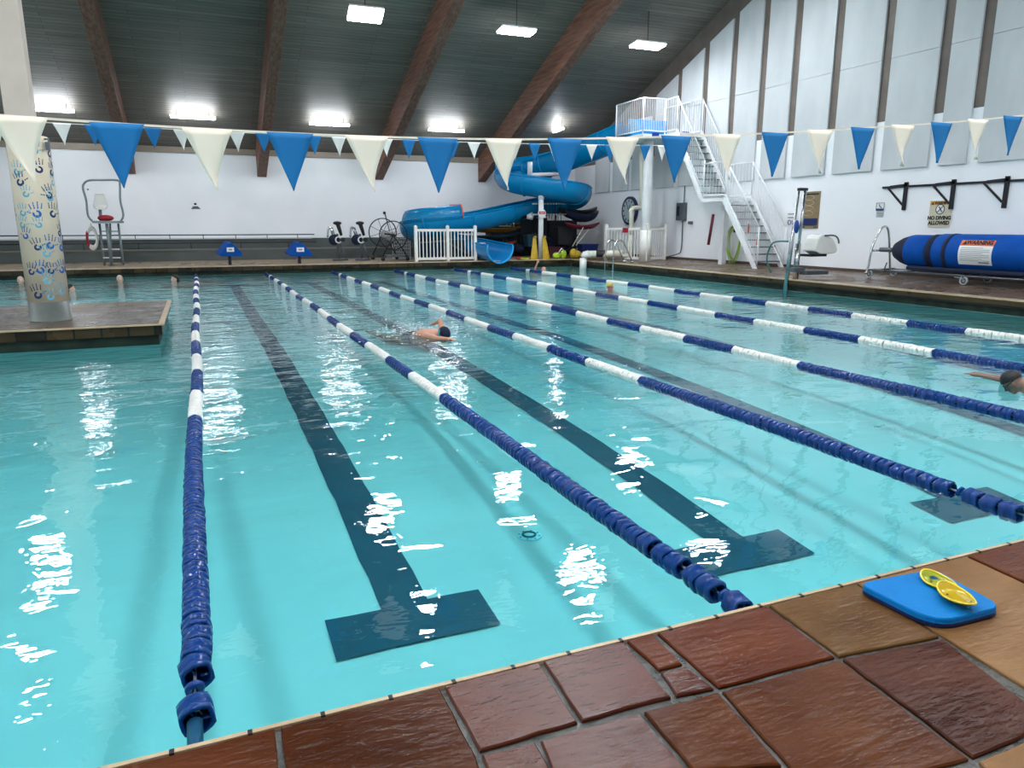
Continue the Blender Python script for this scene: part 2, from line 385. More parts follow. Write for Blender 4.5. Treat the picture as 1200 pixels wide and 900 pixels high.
polys = [
 ('a', [(-120, 962), edge(325), (331, 903), (333, 990), (-120, 1200)]),
 ('b', [edge(325), edge(516.7), (560, 882), (575, 925), (331, 990), (331, 903)]),
 ('c', [edge(516.7), edge(633), (681, 846.7), (560, 882)]),
 ('d', [edge(633), edge(731), (791, 817), (681, 846.7)]),
 ('f', [edge(731), edge(766.7), (804, 778), (771, 786)]),
 ('c', [(771, 786), (804, 778), (842, 807), (791, 817)]),
 ('f', [edge(766.7), edge(898), (983, 770), (842, 807)]),
 ('g', [edge(898), edge(1002), (1105, 746), (983, 770)]),
 ('h', [edge(1002), edge(1131), (1290, 723), (1320, 880), (1105, 746)]),
 ('e', [edge(1131), edge(1420), (1600, 690), (1290, 723)]),
 ('c', [(560, 882), (629, 866), (655, 912), (575, 925)]),
 ('d', [(629, 866), (750, 832), (811, 905), (655, 930)]),
 ('i', [(750, 832), (842, 808), (922, 898), (811, 905)]),
 ('i', [(842, 808), (983, 770), (1141.7, 890), (960, 940), (922, 898)]),
 ('j', [(983, 770), (1105, 746), (1240, 848), (1141.7, 890)]),
 ('h', [(1141.7, 890), (1240, 848), (1320, 900), (1220, 960)]),
 ('a', [(879, 905), (922, 898), (960, 940), (900, 960)]),
 ('c', [(655, 930), (811, 905), (879, 905), (900, 960), (700, 1000)]),
]
zt = DZ
def inset(poly, d):
    n = len(poly); c = sum(poly, Vector((0, 0)))/n; out = []
    for i in range(n):
        p0, p1, p2 = poly[i-1], poly[i], poly[(i+1) % n]
        e1, e2 = (p1-p0).normalized(), (p2-p1).normalized()
        n1, n2 = Vector((-e1.y, e1.x)), Vector((-e2.y, e2.x))
        if n1.dot(c-p1) < 0: n1 = -n1
        if n2.dot(c-p1) < 0: n2 = -n2
        b = (n1+n2); l = b.length
        b = b/l if l > 1e-6 else n1
        out.append(p1+b*d/max(.5, b.dot(n1)))
    return out
def stone(poly, key):
    poly = inset(poly, .0085); n = len(poly); pts = []
    for i in range(n):
        a, b = poly[i], poly[(i+1) % n]; k = max(1, int((b-a).length/.05))
        for j in range(k): pts.append(a.lerp(b, j/k)+(Vector((random.uniform(-1, 1), random.uniform(-1, 1)))*.0022 if j else Vector((0, 0))))
    top = inset(pts, .004)
    m = len(pts); stones.mi = keys.index(key); zz = zt+random.uniform(-.001, .001)
    stones.add([(p.x, p.y, zt-.02) for p in pts]+[(p.x, p.y, zz-.004) for p in pts]+[(p.x, p.y, zz) for p in top],
               [(i, (i+1) % m, m+(i+1) % m, m+i) for i in range(m)]+[(m+i, m+(i+1) % m, 2*m+(i+1) % m, 2*m+i) for i in range(m)]+[list(range(2*m, 3*m))])
for k, pl in polys: 
    stone([Vector(onz(u, v, DZ)[:2]) for u, v in pl], k)
# the paving carries on out of view: rows of mixed slabs left, right and behind
def row(x0, x1, ya, yb):
    x = x0
    while x < x1-.15:
        w_ = min(x1-x, random.choice((.3, .38, .5, .62))); stone([Vector((x, ya)), Vector((x+w_, ya)), Vector((x+w_, yb)), Vector((x, yb))], random.choice(keys)); x += w_
row(-4.5, -.62, 1.42, YN-.035); row(-4.5, -.45, .95, 1.42); row(4.6, 9, 1.42, YN-.035); row(3.3, 9, .95, 1.42)
for k in range(5): row(-4.5, 9, .95-.45*(k+1), .95-.45*k)
struct(stones.build('floor_stones', [smat[k] for k in keys], rebase=False))

# walls
mb = MB(); mb.b2((XL-.3, YF, -.3), (XW+.3, YF+.3, 4.6)); struct(mb.build('wall_far', white_wall, rebase=False))
mb = MB(); ys = [YB, RIDGE, YF+.3]
mb.mi = 0
mb.prism([(XW+.02, YB, -.3), (XW+.02, YF, -.3), (XW+.02, YF, zc(YF)+.1), (XW+.02, RIDGE, zc(RIDGE)+.1), (XW+.02, YB, zc(YB)+.1)], (.3, 0, 0))
# taupe paint of the upper field starts above 4.15 m
mb.mi = 1; mb.prism([(XW, YB, 4.14), (XW, YF, 4.14), (XW, YF, zc(YF)+.1), (XW, RIDGE, zc(RIDGE)+.1), (XW, YB, zc(YB)+.1)], (.04, 0, 0))
mb.mi = 0; mb.b2((XW, YB, 0), (XW+.04, YF, 4.14))
struct(mb.build('wall_right', [white_wall, taupe], rebase=False))
mb = MB(); mb.b2((XL-.3, YB, -.3), (XL, YF, zc(RIDGE)+.1)); struct(mb.build('wall_left', white_wall, rebase=False))
mb = MB(); mb.b2((XL-.3, YB-.3, -.3), (XW+.3, YB, zc(YB)+.2)); struct(mb.build('wall_back', white_wall, rebase=False))
mb = MB(); mb.b2((XW-.03, 2, zdeck(XW)-.01), (XW, YF, zdeck(XW)+.07)); struct(mb.build('baseboard_right', mat('dark_brown_base', (.09, .065, .05), .5), rebase=False))
# ceiling (two slopes), object space kept flat so planks run across
def roof(name, ya, yb):
    za, zb = zc(ya), zc(yb); L_ = math.hypot(yb-ya, zb-za); o = MB()
    o.b2((XL-.3, 0, 0), (XW+.3, L_, .2)); ob = o.build(name, ceil_m, rebase=False)
    ob.location = (0, ya, za); ob.rotation_euler = (math.atan2(zb-za, yb-ya), 0, 0); struct(ob)
roof('ceiling', RIDGE, YF+.3); roof('ceiling.001', YB-.3, RIDGE)
# fascia board along the head of the far wall
mb = MB(); mb.b2((XL, YF-.06, 4.2), (XW, YF, 4.42)); struct(mb.build('trim_5', mat('tan_fascia', (.30, .25, .20), .5), rebase=False))
# acoustic panels on the side wall
gaps = [10.0+.0, 11.98, 13.12, 14.74, 16.38, 17.92, 19.28, 20.7, 22.15, 23.6, 25.1, 26.6, 28.1, 29.6]
gaps = [9.4, 12.17-.17, 13.16-.17, 14.79-.17, 16.41-.17, 17.96-.17, 19.32-.17, 20.75-.2, 22.2-.2, 23.7-.2, 25.3-.2, 26.9-.2, 28.4-.2, 29.9-.2]
pn = 0
sizes = []
for i in range(len(gaps)-1):
    y0 = gaps[i]*.982+.14; y1 = gaps[i+1]*.982-.14
    sizes.append((y0, y1))
sizes = [(7.9, 9.3), (6.2, 7.6)]+sizes
for (y0, y1) in sizes:
    zb = 2.95
    def ztop(y): return zc(y)-.72
    mb = MB()
    for (za, zb_, slope) in ((zb, min(5.6, ztop(y1)-.0), False), (5.61, None, True)):
        if slope:
            if ztop(y1) < 5.7: continue
            mb.prism([(XW-.06, y0, 5.608), (XW-.06, y1, 5.608), (XW-.06, y1, ztop(y1)), (XW-.06, y0, ztop(y0))], (.055, 0, 0))
        else:
            if ztop(y1) < 5.6: mb.prism([(XW-.06, y0, za), (XW-.06, y1, za), (XW-.06, y1, max(za+.1, ztop(y1))), (XW-.06, y0, max(za+.2, ztop(y0)))], (.055, 0, 0))
            else: mb.b2((XW-.06, y0, za), (XW-.005, y1, zb_))
    o = mb.build('wall_panel', panel_white, bevel=.006)
    pn += 1
    o['px'] = y0; tag(o, 'tall pale grey fabric acoustic panel on the side wall, one of the row divided by taupe strips', 'wall panel', 'acoustic panels on the side wall')
PANELS = [o for o in C.objects if o.name.startswith('wall_panel')]
ordn = ['rightmost', 'second from the right', 'third from the right', 'fourth from the right', 'fifth from the right', 'sixth from the right', 'seventh from the right', 'eighth from the right',
        'ninth from the right', 'tenth from the right', 'eleventh from the right', 'twelfth from the right', 'thirteenth from the right', 'fourteenth from the right', 'fifteenth from the right']
PANELS.sort(key=lambda o: o['px'])
for o in PANELS: del o['px']
vis = [o for o in PANELS if o.location.y > 9.5]
for i, o in enumerate(vis):
    o['label'] = f'pale grey acoustic wall panel, {ordn[i]} in the row hung on the side wall'
for o in PANELS:
    if o not in vis: bpy.data.objects.remove(o)

# glulam beams
def beam(X, wd, dep, m, name='roof_beam'):
    mb = MB()
    for (ya, yb) in ((RIDGE, YF-.01),):
        mb.prism([(X-wd/2, ya, zc(ya)+.02), (X-wd/2, yb, zc(yb)+.02), (X-wd/2, yb, zc(yb)-dep), (X-wd/2, ya, zc(ya)-dep)], (wd, 0, 0))
    ya, yb = YB, RIDGE
    mb.prism([(X-wd/2, ya, zc(ya)+.02), (X-wd/2, yb, zc(yb)+.02), (X-wd/2, yb, zc(yb)-dep), (X-wd/2, ya, zc(ya)-dep)], (wd, 0, 0))
    return mb.build(name, m, bevel=.01, rebase=False)
BX = [-6.63, -2.06, 2.5, 7.1, 11.62]
bw = ['behind the handprint pillar at the left edge', 'over the lifeguard chair', 'ending above the starting block covers', 'ending left of the water slide', 'largest, ending over the water slide loop']
for x, wds in zip(BX, bw):
    tag(beam(x, .34, 1.0, beam_m), f'sloping brown timber roof beam, {wds}', 'beam', 'sloping timber roof beams')
# bleacher steps and rail along the far wall
mb = MB(); mb.b2((XL+.01, 30.1, DZ), (10.2, YF-.01, .70)); mb.b2((XL+.01, 30.55, .70), (10.2, YF-.01, 1.08)); mb.mi = 1; mb.b2((XL+.01, 30.08, .66), (10.2, 30.4, .72)); mb.mi = 2; mb.b2((XL+.01, 30.5, 1.06), (4.2, YF-.01, 1.1))
tag(mb.build('concrete_steps', [bleacher_m, mat('worn_step_nosing', (.16, .16, .14), .6), mat('pale_step_top', (.5, .52, .52), .6)]), 'long dark grey concrete bleacher steps along the foot of the far white wall', 'bleachers')
r = thing('hand_rail', 'thin dark metal rail running above the grey bleacher steps', 'railing', (0, 30.5, DZ+.8))
MB().tube([(XL, 30.5, 1.22), (4.3, 30.5, 1.22)], .02).build('rail', dark_metal, r, True); 
for x in [i*1.15-9 for i in range(12)]: MB().tube([(x, 30.5, 1.08), (x, 30.5, 1.22)], .013).build('post', dark_metal, r, True)
MB().tube([(XL, 30.2, .93), (4.3, 30.2, .93)], .018).build('rail', dark_metal, r, True)
for x in [i*1.75-9 for i in range(8)]: MB().tube([(x, 30.2, .70), (x, 30.2, .93)], .015).build('post', dark_metal, r, True)
#PART2
# ------------------------------------------------------------------ lamps
def lamp(X, Y, Z, lx, ly, label, far=False, tilt=0, rz=0, rod=0, power=None):
    t = thing('ceiling_light', label, 'ceiling light', (X, Y, Z), 'ceiling lights')
    R = Matrix.Rotation(rz, 3, 'Z') @ Matrix.Rotation(tilt, 3, 'X')
    MB().box((X, Y, Z+(.055 if far else .045)), (lx, ly*(.22 if far else 1), .05), R).build('housing', white_metal, t)
    MB().box(Vector((X, Y, Z)), (lx-.04, ly-.04, .05), R).build('diffuser', power or (lamp_far if far else lamp_m), t)
    if rod:
        MB().tube([(X, Y, Z+.05), (X, Y, Z+rod)], .012).build('hanger_rod', dark_metal, t)
    else:
        for s in (-1, 1): MB().tube([(X+s*lx*.35*cos(rz), Y+s*lx*.35*sin(rz), Z+.05), (X+s*lx*.35*cos(rz), Y+s*lx*.35*sin(rz), zc(Y+s*lx*.35*sin(rz)))], .008).build('hanger_rod', dark_metal, t)
far_l = ['just right of the handprint pillar', 'above the second white pennant', 'between the third and fourth big pennants', 'left of the biggest roof beam']
for (X, l) in zip((-4.05, .2, 4.78, 9.25), far_l):
    lamp(X, 28.5, 5.16, 1.45, .14, 'glowing strip light under the far ceiling, '+l, True)
lamp(13.9, 28.2, 5.35, 1.5, .14, 'glowing strip light turned lengthwise near the blue slide', True, rz=radians(80))
for (X, l, tl, lx, ly) in ((4.72, 'leftmost of three at the top edge of the photo', -.5, .95, .5), (9.2, 'middle of three at the top of the photo', -.10, 1.1, .5), (13.75, 'rightmost of three at the top of the photo', -.10, 1.1, .5)):
    lamp(X, 21.5, 7.18, lx, ly, 'flat light on a rod, '+l, False, tl, 0, zc(21.5)-7.18)
# unseen lights: far rows read off reflections, last two rows added for brightness
for (Y, Z, XS) in ((21.5, 7.18, (-4.2,)), (16.8, 8.1, (-8.8, -4.2, 4.8, 9.3, 13.2)), (9.6, 7.9, (4.8,)), (5.6, 8.0, (-8.8, -4.2, .3, 4.8, 9.3, 13.8)), (0.5, 7.0, (-8.8, -4.2, .3, 4.8, 9.3, 13.8))):
    for X in XS:
        lamp(X, Y, Z, .85, .36, 'flat unseen hall light hung high above the picture, one of the inferred and added rows', False, 0, 0, zc(Y)-Z, lamp_hi)

# ------------------------------------------------------------------ lane ropes
def float_mesh(name, m, r=.058, l=.098):
    mb = MB(); n = 18
    prof = [(-l*.5, .93), (-l*.47, 1.0), (-l*.12, 1.0), (-l*.06, .86), (l*.04, .86), (l*.10, .98), (l*.40, .98), (l*.46, .90)]
    vs = []; fs = []; k = len(prof)
    inner = [(l*.44, .74), (-l*.10, .70), (-l*.12, .25), (-l*.45, .22)]
    allp = prof+inner; K = len(allp)
    for j in range(n):
        t = 2*pi*j/n
        hexr = 1+.045*cos(6*t)
        for i, (y, q) in enumerate(allp):
            wob = .007*cos(3*t) if i in (0, 1, 6, 7, 8) else 0
            vs.append((r*q*hexr*cos(t), -(y+wob), r*q*hexr*sin(t)))
    for j in range(n):
        for i in range(K):
            a = j*K+i; b = ((j+1) % n)*K+i; c = ((j+1) % n)*K+(i+1) % K; d = j*K+(i+1) % K
            fs.append((a, b, c, d))
    mb.add(vs, fs)
    for j in range(3):       # vanes
        t = 2*pi*j/3+.3
        mb.bar((.2*r*cos(t), -l*.15, .2*r*sin(t)), (.8*r*cos(t), -l*.15, .8*r*sin(t)), .05, .004, up=(0, 0, 1) if abs(sin(t)) < .9 else (1, 0, 0))
    o = mb.build(name, m, smooth=True, rebase=False); me = o.data; bpy.data.objects.remove(o)
    return me
FB, FW = float_mesh('float', float_blue), float_mesh('float', float_white)
def disc_mesh():
    mb = MB(); mb.lathe([(.008, -.008), (.018, -.014), (.032, -.010), (.034, 0), (.032, .010), (.018, .014), (.008, .008)], (0, 0, 0), 'y', 16)
    o = mb.build('stopper', float_blue, smooth=True, rebase=False); me = o.data; bpy.data.objects.remove(o); return me
FD_ME = disc_mesh()
def fcol(y):
    if y < 6.45: return 0
    if y > 24.2: return 0
    return 1 if int((y-6.45)/1.09) % 2 == 0 else 0
rope_l = ['leftmost lane rope, running straight away from the camera', 'second lane rope from the left', 'third lane rope from the left',
          'fourth lane rope from the left', 'fifth lane rope, just behind the dark haired swimmer', 'farthest lane rope, nearest the side wall']
starts = [[2.40, 2.66], [2.27, 2.45, 2.55, 2.70, 2.80], [2.52, 2.63, 2.74], [2.5, 2.6], [2.5, 2.6], [2.5, 2.6]]
cont = [2.77, 2.94, 2.93, 2.72, 2.72, 2.72]
for i, X in enumerate((-.14, 2.01, 4.17, 6.33, 8.56, 10.76)):
    t = thing('lane_rope', 'blue and white floating '+rope_l[i], 'lane rope', (X, YN+.2, 0), 'lane ropes on the water')
    MB().tube([(X, YN+.015, -.05), (X, 2.2, -.012), (X, 2.6, .0), (X, YE-.15, .0), (X, YE-.03, .06)], .006, 6).build('cable', rope_m, t, True)
    ys = list(starts[i]); y = cont[i]
    while y < YE-.15: ys.append(y); y += .104
    rest = MB(); 
    for k, y in enumerate(ys):
        me = FW if fcol(y) else FB
        jx = X+.012*sin(y*.9+i)*min(1, (y-2))+random.uniform(-.002, .002)
        tx, tz = random.uniform(-.07, .07), random.uniform(-.05, .05)
        if y < cont[i]-.01: tx += random.uniform(-.12, .12); tz += random.uniform(-.1, .1)
        zz = -.002+.006*sin(y*1.3+i)
        ry = random.uniform(-.4, .4) if y < 7 else random.uniform(-1, 1)
        if k < 100:
            o = bpy.data.objects.new('float', me); C.objects.link(o); o.parent = t
            o.location = (jx-t.location.x, y-t.location.y, zz); o.rotation_euler = (tx, ry+.52, tz)
        else:
            R = Matrix.Rotation(ry, 3, 'Y'); rest.mi = fcol(y)
            if y < 17: vsrc = [R @ v.co+Vector((jx, y, zz)) for v in me.vertices]; rest.add(vsrc, [list(p.vertices) for p in me.polygons])
            else: rest.lathe([(.001, -.049), (.05, -.049), (.062, -.045), (.062, -.01), (.054, -.004), (.054, .006), (.061, .01), (.061, .042), (.05, .046), (.001, .046)], (jx, y, zz), 'y', 12)
    ro = rest.build('float', [float_blue, float_white], t, True); ro['kind'] = 'stuff'
    for yy in ((2.545,) if i == 0 else (2.36, 2.87) if i == 1 else (2.84,) if i == 2 else ()):
        o = bpy.data.objects.new('stopper', FD_ME); C.objects.link(o); o.parent = t; o.location = (0, yy-t.location.y, .004); o.rotation_euler = (.35, 0, .1)
    MB().tube([(X, 2.36, -.005), (X, 2.2, -.03), (X, 2.0, -.06)], [.026, .024, .022], 12).build('tension_sleeve', mat('dark_teal_sleeve', (.01, .08, .16), .4), t, True)

# floor return fitting
FD = .44; p = onz(620, 628, -FD); FD = -zfl(p.y); p = onz(620, 628, -FD); mb = MB(); rg = thing('floor_fitting', 'round screwed pool inlet fitting on the floor between the first two ropes', 'pool fitting', (p.x, p.y, -FD))
MB().lathe([(.001, .0), (.085, .0), (.085, .006), (.001, .008)], (p.x, p.y, -FD), 'z', 28).build('plate', mat('pale_fitting', (.42, .78, .84), .4), rg)
MB().lathe([(.036, .008), (.050, .008), (.050, .016), (.036, .016)], (p.x, p.y, -FD), 'z', 28).build('collar', mat('teal_collar', (.01, .14, .17), .4), rg, True)
for k in range(8):
    a = k*pi/4+.2; MB().ell((p.x+.07*cos(a), p.y+.07*sin(a), -FD+.008), (.006, .006, .003), 8, 5).build('screw', mark_m, rg)

# ------------------------------------------------------------------ pennant strings
def pennant(w, h, curl, sd, m, p, nx=6, nz=10):
    mb = MB(); vs = []; fs = []
    rr = random.Random(sd); ph = rr.uniform(0, 6)
    for k in range(nz+1):
        q = k/nz; ww = w*(1-q)**(1.0 if curl == 0 else 1.18)
        ww = max(ww, .004)
        for j in range(nx+1):
            s = j/nx-.5
            x = s*ww + curl*.055*q**3; y = .012*sin(s*5+ph+q*2)*q + curl*.05*q*q*(s)
            vs.append((p[0]+x, p[1]+y, p[2]-h*q*(1-.02*curl)))
    for k in range(nz):
        for j in range(nx): fs.append((k*(nx+1)+j, k*(nx+1)+j+1, (k+1)*(nx+1)+j+1, (k+1)*(nx+1)+j))
    return mb.add(vs, fs)
def string(name, label, Y, x0, dx, n, zf, w, h, first_white, r, wm, xa, xb, curlw):
    t = thing(name, label, 'pennant string', (xa, Y, zf(xa)-.0))
    pts = [(xa+(xb-xa)*i/60, Y, zf(xa+(xb-xa)*i/60)) for i in range(61)]
    mb = MB()
    for a, b in zip(pts, pts[1:]): mb.bar(a, b, .004, r*2)
    mb.build('cord', wm, t)
    for i in range(n):
        x = x0+i*dx; wh = (i % 2 == 0) == first_white
        pennant(w*(1.0), h*random.uniform(.96, 1.03), (curlw*random.uniform(.7, 1.2) if wh else 0), i, None, (x, Y-.004, zf(x)+r*.4)).build('pennant', wm if wh else blue_flag, t, True, solid=.0025)
def zf1(x):
    pts = [(-3, 2.44), (-1.23, 2.36), (.14, 2.33), (1.44, 2.33), (2.7, 2.36), (3.96, 2.43), (5.84, 2.56), (8.36, 2.79), (9.77, 2.95), (16.2, 3.75)]
    for (a, za), (b, zb) in zip(pts, pts[1:]):
        if x <= b: 
            q = (x-a)/(b-a); return za+(zb-za)*q
    return pts[-1][1]
def zfs(x): return (zf1(x-.5)+zf1(x)*2+zf1(x+.5))/4
string('pennant_string', 'near string of large blue and cream backstroke pennants crossing the whole photo', 6.5, -3.0, .628, 27, zfs, .37, .47, False, .0085, white_flag, -4.5, 16.1, 1)
def zfar(x): return 3.94+.0009*(x-3)**2+ (.012*max(0, x-8))
string('pennant_string', 'far string of small looking blue and white pennants beneath the roof beams', 21.2, -2.77-.655*8, .655, 35, zfar, .40, .50, True, .009, white_flag_far, XL, 16.1, .3)

# ------------------------------------------------------------------ island and handprint pillar
ix1, iy0, iy1 = -.52, 10.98, 14.4
mb = MB(); ch = .35
mb.mi = 0; mb.b2((XL, iy0+.03, .13), (ix1-.03, iy1, .262))
mb.mi = 1; mb.b2((XL, iy0+.07, -.01), (ix1-.08, iy1-.05, .13)); mb.mi = 4; mb.b2((XL, iy0+.07, -.6), (ix1-.08, iy1-.05, -.01))
mb.mi = 2; mb.b2((XL, iy0, .262), (ix1, iy1+.03, .282))
mb.mi = 3; mb.b2((XL, iy0+.07, .2), (ix1-.07, iy1-.04, .287))
isl_top = brick_mat('wet_grey_stone', (.15, .115, .085), (.10, .08, .065), (.05, .045, .04), .55, .5, .32, .35)
struct(mb.build('floor_island', [band_x, recess_m, edge_m, isl_top, pool_m], rebase=False))
t = thing('handprint_pillar', 'round cream pillar covered in blue handprints, standing on the stone island', 'pillar', (-1.99, 11.97, .287))
cx, cy, cr = -1.99, 11.97, .25
pillar_m = mat('cream_pillar_paint', (.86, .72, .54), .35, col2=(.78, .65, .49), nscale=3, coat=.3, bump=.08, bscale=30)
ztop_ = onY(34, 158, cy-.2).z
MB().lathe([(.001, .287), (cr+.012, .287), (cr+.012, .30), (cr+.006, .30), (cr, .56), (.001, .56)], (cx, cy, 0), 'z', 40).build('base_band', mat('grey_worn_base', (.17, .19, .18), .4, col2=(.11, .13, .12), nscale=5), t, True)
MB().lathe([(.001, .56), (cr, .56), (cr, ztop_-.03), (cr-.02, ztop_), (.001, ztop_)], (cx, cy, 0), 'z', 40).build('shaft', pillar_m, t, True)
ux = .02
MB().prism([(cx-.05-.15, cy-.13, ztop_-.02), (cx-.05+.17, cy-.13, ztop_-.02), (cx-.05+.17, cy+.15, ztop_-.02), (cx-.05-.15, cy+.15, ztop_-.02)], (0, 0, zc(cy)-ztop_)).build('upper_post', mat('pale_post_paint', (.66, .55, .47), .45), t, bevel=.01)
mb = MB(); mb.box((cx+.25, cy-.16, ztop_-.13), (.05, .07, .10)); mb.tube([(cx+.2, cy-.1, ztop_-.04), (cx+.27, cy-.18, ztop_-.04), (cx+.27, cy-.2, ztop_-.2)], .014)
mb.build('bracket', grey_metal, t)
# handprints wrapped round the shaft, a hair proud of the paint
def handprint(mb, a0, z0, s, rot, flip):
    def put(pts):
        q = []
        for (x, y) in pts:
            x *= flip; X_ = x*cos(rot)-y*sin(rot); Y_ = x*sin(rot)+y*cos(rot)
            a = a0+X_*s/cr; q.append((cx+(cr+.0025)*sin(a), cy-(cr+.0025)*cos(a), z0+Y_*s))
        c = sum((Vector(p) for p in q), Vector())/len(q)
        mb.add(q+[c], [(i, (i+1) % len(q), len(q)) for i in range(len(q))])
    # palm ring, four fingers in joints, thumb
    for k in range(12):
        a, b = 2*pi*k/12, 2*pi*(k+1)/12
        if k in (1, 2) : continue
        put([(.42*cos(a), .40*sin(a)), (.42*cos(b), .40*sin(b)), (.20*cos(b)+.02, .17*sin(b)+.03), (.20*cos(a)+.02, .17*sin(a)+.03)])
    for fx, fa, L1 in ((-.33, .28, .62), (-.12, .1, .78), (.10, -.06, .74), (.30, -.25, .58)):
        for j in range(3):
            r0 = .50+L1*(j*.33); r1 = r0+L1*.27; w = .062-.006*j
            dx, dy = sin(-fa), cos(fa); px, py = cos(-fa)*w, -sin(-fa)*w
            bx, by = fx, .02
            put([(bx+dx*r0-px, by+dy*r0-py), (bx+dx*r1-px*.9, by+dy*r1-py*.9), (bx+dx*(r1+.03), by+dy*(r1+.03)), (bx+dx*r1+px*.9, by+dy*r1+py*.9), (bx+dx*r0+px, by+dy*r0+py)])
    for j in range(2):
        r0 = .52+.22*j; put([(r0, .06+.09*j), (r0+.17, .13+.09*j), (r0+.16, .24+.09*j), (r0-.02, .17+.09*j)])
hp = MB(); hr = random.Random(5)
mh = [mat('navy_print', (.008, .03, .13), .5), mat('blue_print', (.015, .12, .42), .5), mat('sky_print', (.16, .45, .60), .5)]
vis_h = [(46, 197, 0, -1), (57, 227, 0, -1), (24, 212, 0, 1), (31, 226, 2, 1), (44, 249, 1, -1), (61, 249, 0, 1), (60, 200, 0, 1), (58, 230, 2, 1), (30, 275, 1, -1), (45, 288, 0, 1), (59, 286, 1, 1), (70, 289, 1, 1), (48, 315, 1, -1), (60, 316, 0, 1), (37, 317, 0, 1), (45, 344, 0, 1), (72, 340, 2, 1), (55, 296, 2, 1), (60, 346, 2, 1), (71, 315, 1, -1), (40, 175, 2, 1), (62, 212, 2, 1), (70, 272, 0, 1), (27, 248, 2, 1), (46, 262, 2, -1), (26, 262, 2, 1), (20, 200, 2, 1), (60, 178, 0, 1), (56, 327, 2, 1)]
for (u, v, c, fl) in vis_h:
    q = onY(u, v, cy-cr*.8); a = math.asin(max(-.97, min(.97, (q.x-cx)/cr)))
    # view direction shifts the visible middle of the shaft a little
    hp.mi = c; handprint(hp, a, q.z-.02, .118*hr.uniform(.85, 1.1), hr.uniform(-.25, .25), fl)
for k in range(46):
    hp.mi = hr.choice((0, 1, 2)); handprint(hp, hr.uniform(1.35, 4.9), hr.uniform(.75, ztop_-.2), .115, hr.uniform(-.4, .4), hr.choice((1, -1)))
hp.build('handprints', mh, t)

# ------------------------------------------------------------------ kickboard and hand paddles
kb = [onz(u, v, DZ+.035) for u, v in ((1005, 684), (1094, 667), (1176, 711), (1098, 731))]
kc = sum(kb, Vector())/4
def kick_outline():
    # straight tail at the pool side-left, rounded nose
    c = [Vector(p) for p in kb]; out = []
    rad = [.035, .03, .04, .075]
    for i in range(4):
        p0, p1, p2 = c[i-1], c[i], c[(i+1) % 4]
        a = p1+(p0-p1).normalized()*rad[i]*1.4; b = p1+(p2-p1).normalized()*rad[i]*1.4
        for k in range(7):
            q = k/6; out.append(a*(1-q)**2+p1*2*q*(1-q)+b*q*q)
    return out
ol = kick_outline()
mb = MB(); 
mb.mi = 0; n = len(ol)
lo = [Vector((p.x, p.y, DZ+.002)) for p in ol]; mid = [Vector((p.x, p.y, DZ+.022)) for p in ol]
kcl = Vector((kc.x, kc.y, 0))
def shr(ps, z, s): return [Vector((kcl.x+(p.x-kcl.x)*s, kcl.y+(p.y-kcl.y)*s, z)) for p in ps]
rings = [shr(ol, DZ+.001, .975), shr(ol, DZ+.006, 1.0), shr(ol, DZ+.018, 1.0), shr(ol, DZ+.020, .996), shr(ol, DZ+.033, .992), shr(ol, DZ+.038, .975)]
vs = [p for r_ in rings for p in r_]; fs = []
for k in range(5):
    for j in range(n): fs.append((k*n+j, k*n+(j+1) % n, (k+1)*n+(j+1) % n, (k+1)*n+j))
fs += [tuple(range(n))[::-1], tuple(range(5*n, 6*n))]
mb.add(vs, fs); mb.m = [1 if (i < 2*n) else 0 for i in range(5*n)]+[1, 0]
k_m = mat('blue_foam', (.001, .17, .48), .5, col2=(.001, .13, .40), spec=.15, nscale=7, bump=.12, bscale=60, contrast=(.5, .75))
tag(mb.build('kickboard', [k_m, mat('navy_foam', (.004, .012, .09), .5)], smooth=False), 'bright blue foam kickboard with a navy underside lying on the wet flagstones', 'kickboard')
# translucent yellow swim paddles, two lying one on the other
def paddle(cu, cv, ang, ln, wd, z, m, label, hole):
    c = onz(cu, cv, z); d = Vector((cos(ang), sin(ang), 0)); s_ = Vector((-sin(ang), cos(ang), 0))
    mb = MB(); n = 28; K = 4; base = []
    prof = []
    for k in range(n):
        a = 2*pi*k/n; rx = ln*.5*cos(a); w_ = wd*.5*sin(a)*(1-.28*cos(a)) if cos(a) > 0 else wd*.5*sin(a)
        prof.append((rx, w_))
    vs = []; fs = []
    rr = [1.0, .93, .6, .36]
    for q, r_ in enumerate(rr):
        for (a, b) in prof:
            zz = z+(.010 if q == 0 else .004+.006*(1-r_)) + .012*(a/(ln*.5))**2*r_
            if q == 3: a2, b2 = -ln*.18+a*.22, b*.30+wd*.02
            else: a2, b2 = a*r_, b*r_
            p = c+d*a2+s_*b2; vs.append((p.x, p.y, zz))
    for q in range(3):
        for j in range(n): fs.append((q*n+j, q*n+(j+1) % n, (q+1)*n+(j+1) % n, (q+1)*n+j))
    if not hole:
        fs.append(tuple(range(3*n, 4*n)))
    mb.add(vs, fs)
    t = thing('hand_paddle', label, 'swim paddle', (c.x, c.y, DZ+.039))
    mb.build('blade', m, t, True, solid=.004)
    rim = [Vector(vs[j]) for j in range(n)]
    MB().tube(rim, .0035, 6, closed=True).build('rim', yel_rim, t, True)
    for (a, b) in ((.30, .22), (-.05, -.30)):
        p = c+d*a*ln*.9+s_*b*wd; MB().ell((p.x, p.y, z+.012), (.004, .004, .002), 8, 5).build('strap_hole', ink, t)
yel_t = mat('translucent_yellow', (.75, .52, .01), .15, trans=.35, coat=.5); yel_g = mat('translucent_lime', (.45, .50, .02), .15, trans=.35, coat=.5)
yel_rim = mat('yellow_rim', (.88, .66, .03), .2, coat=.5)
u1 = onz(1088, 676, DZ+.04); u2 = onz(1140, 712, DZ+.04); dv = u2-u1; pa = math.atan2(dv.y, dv.x)
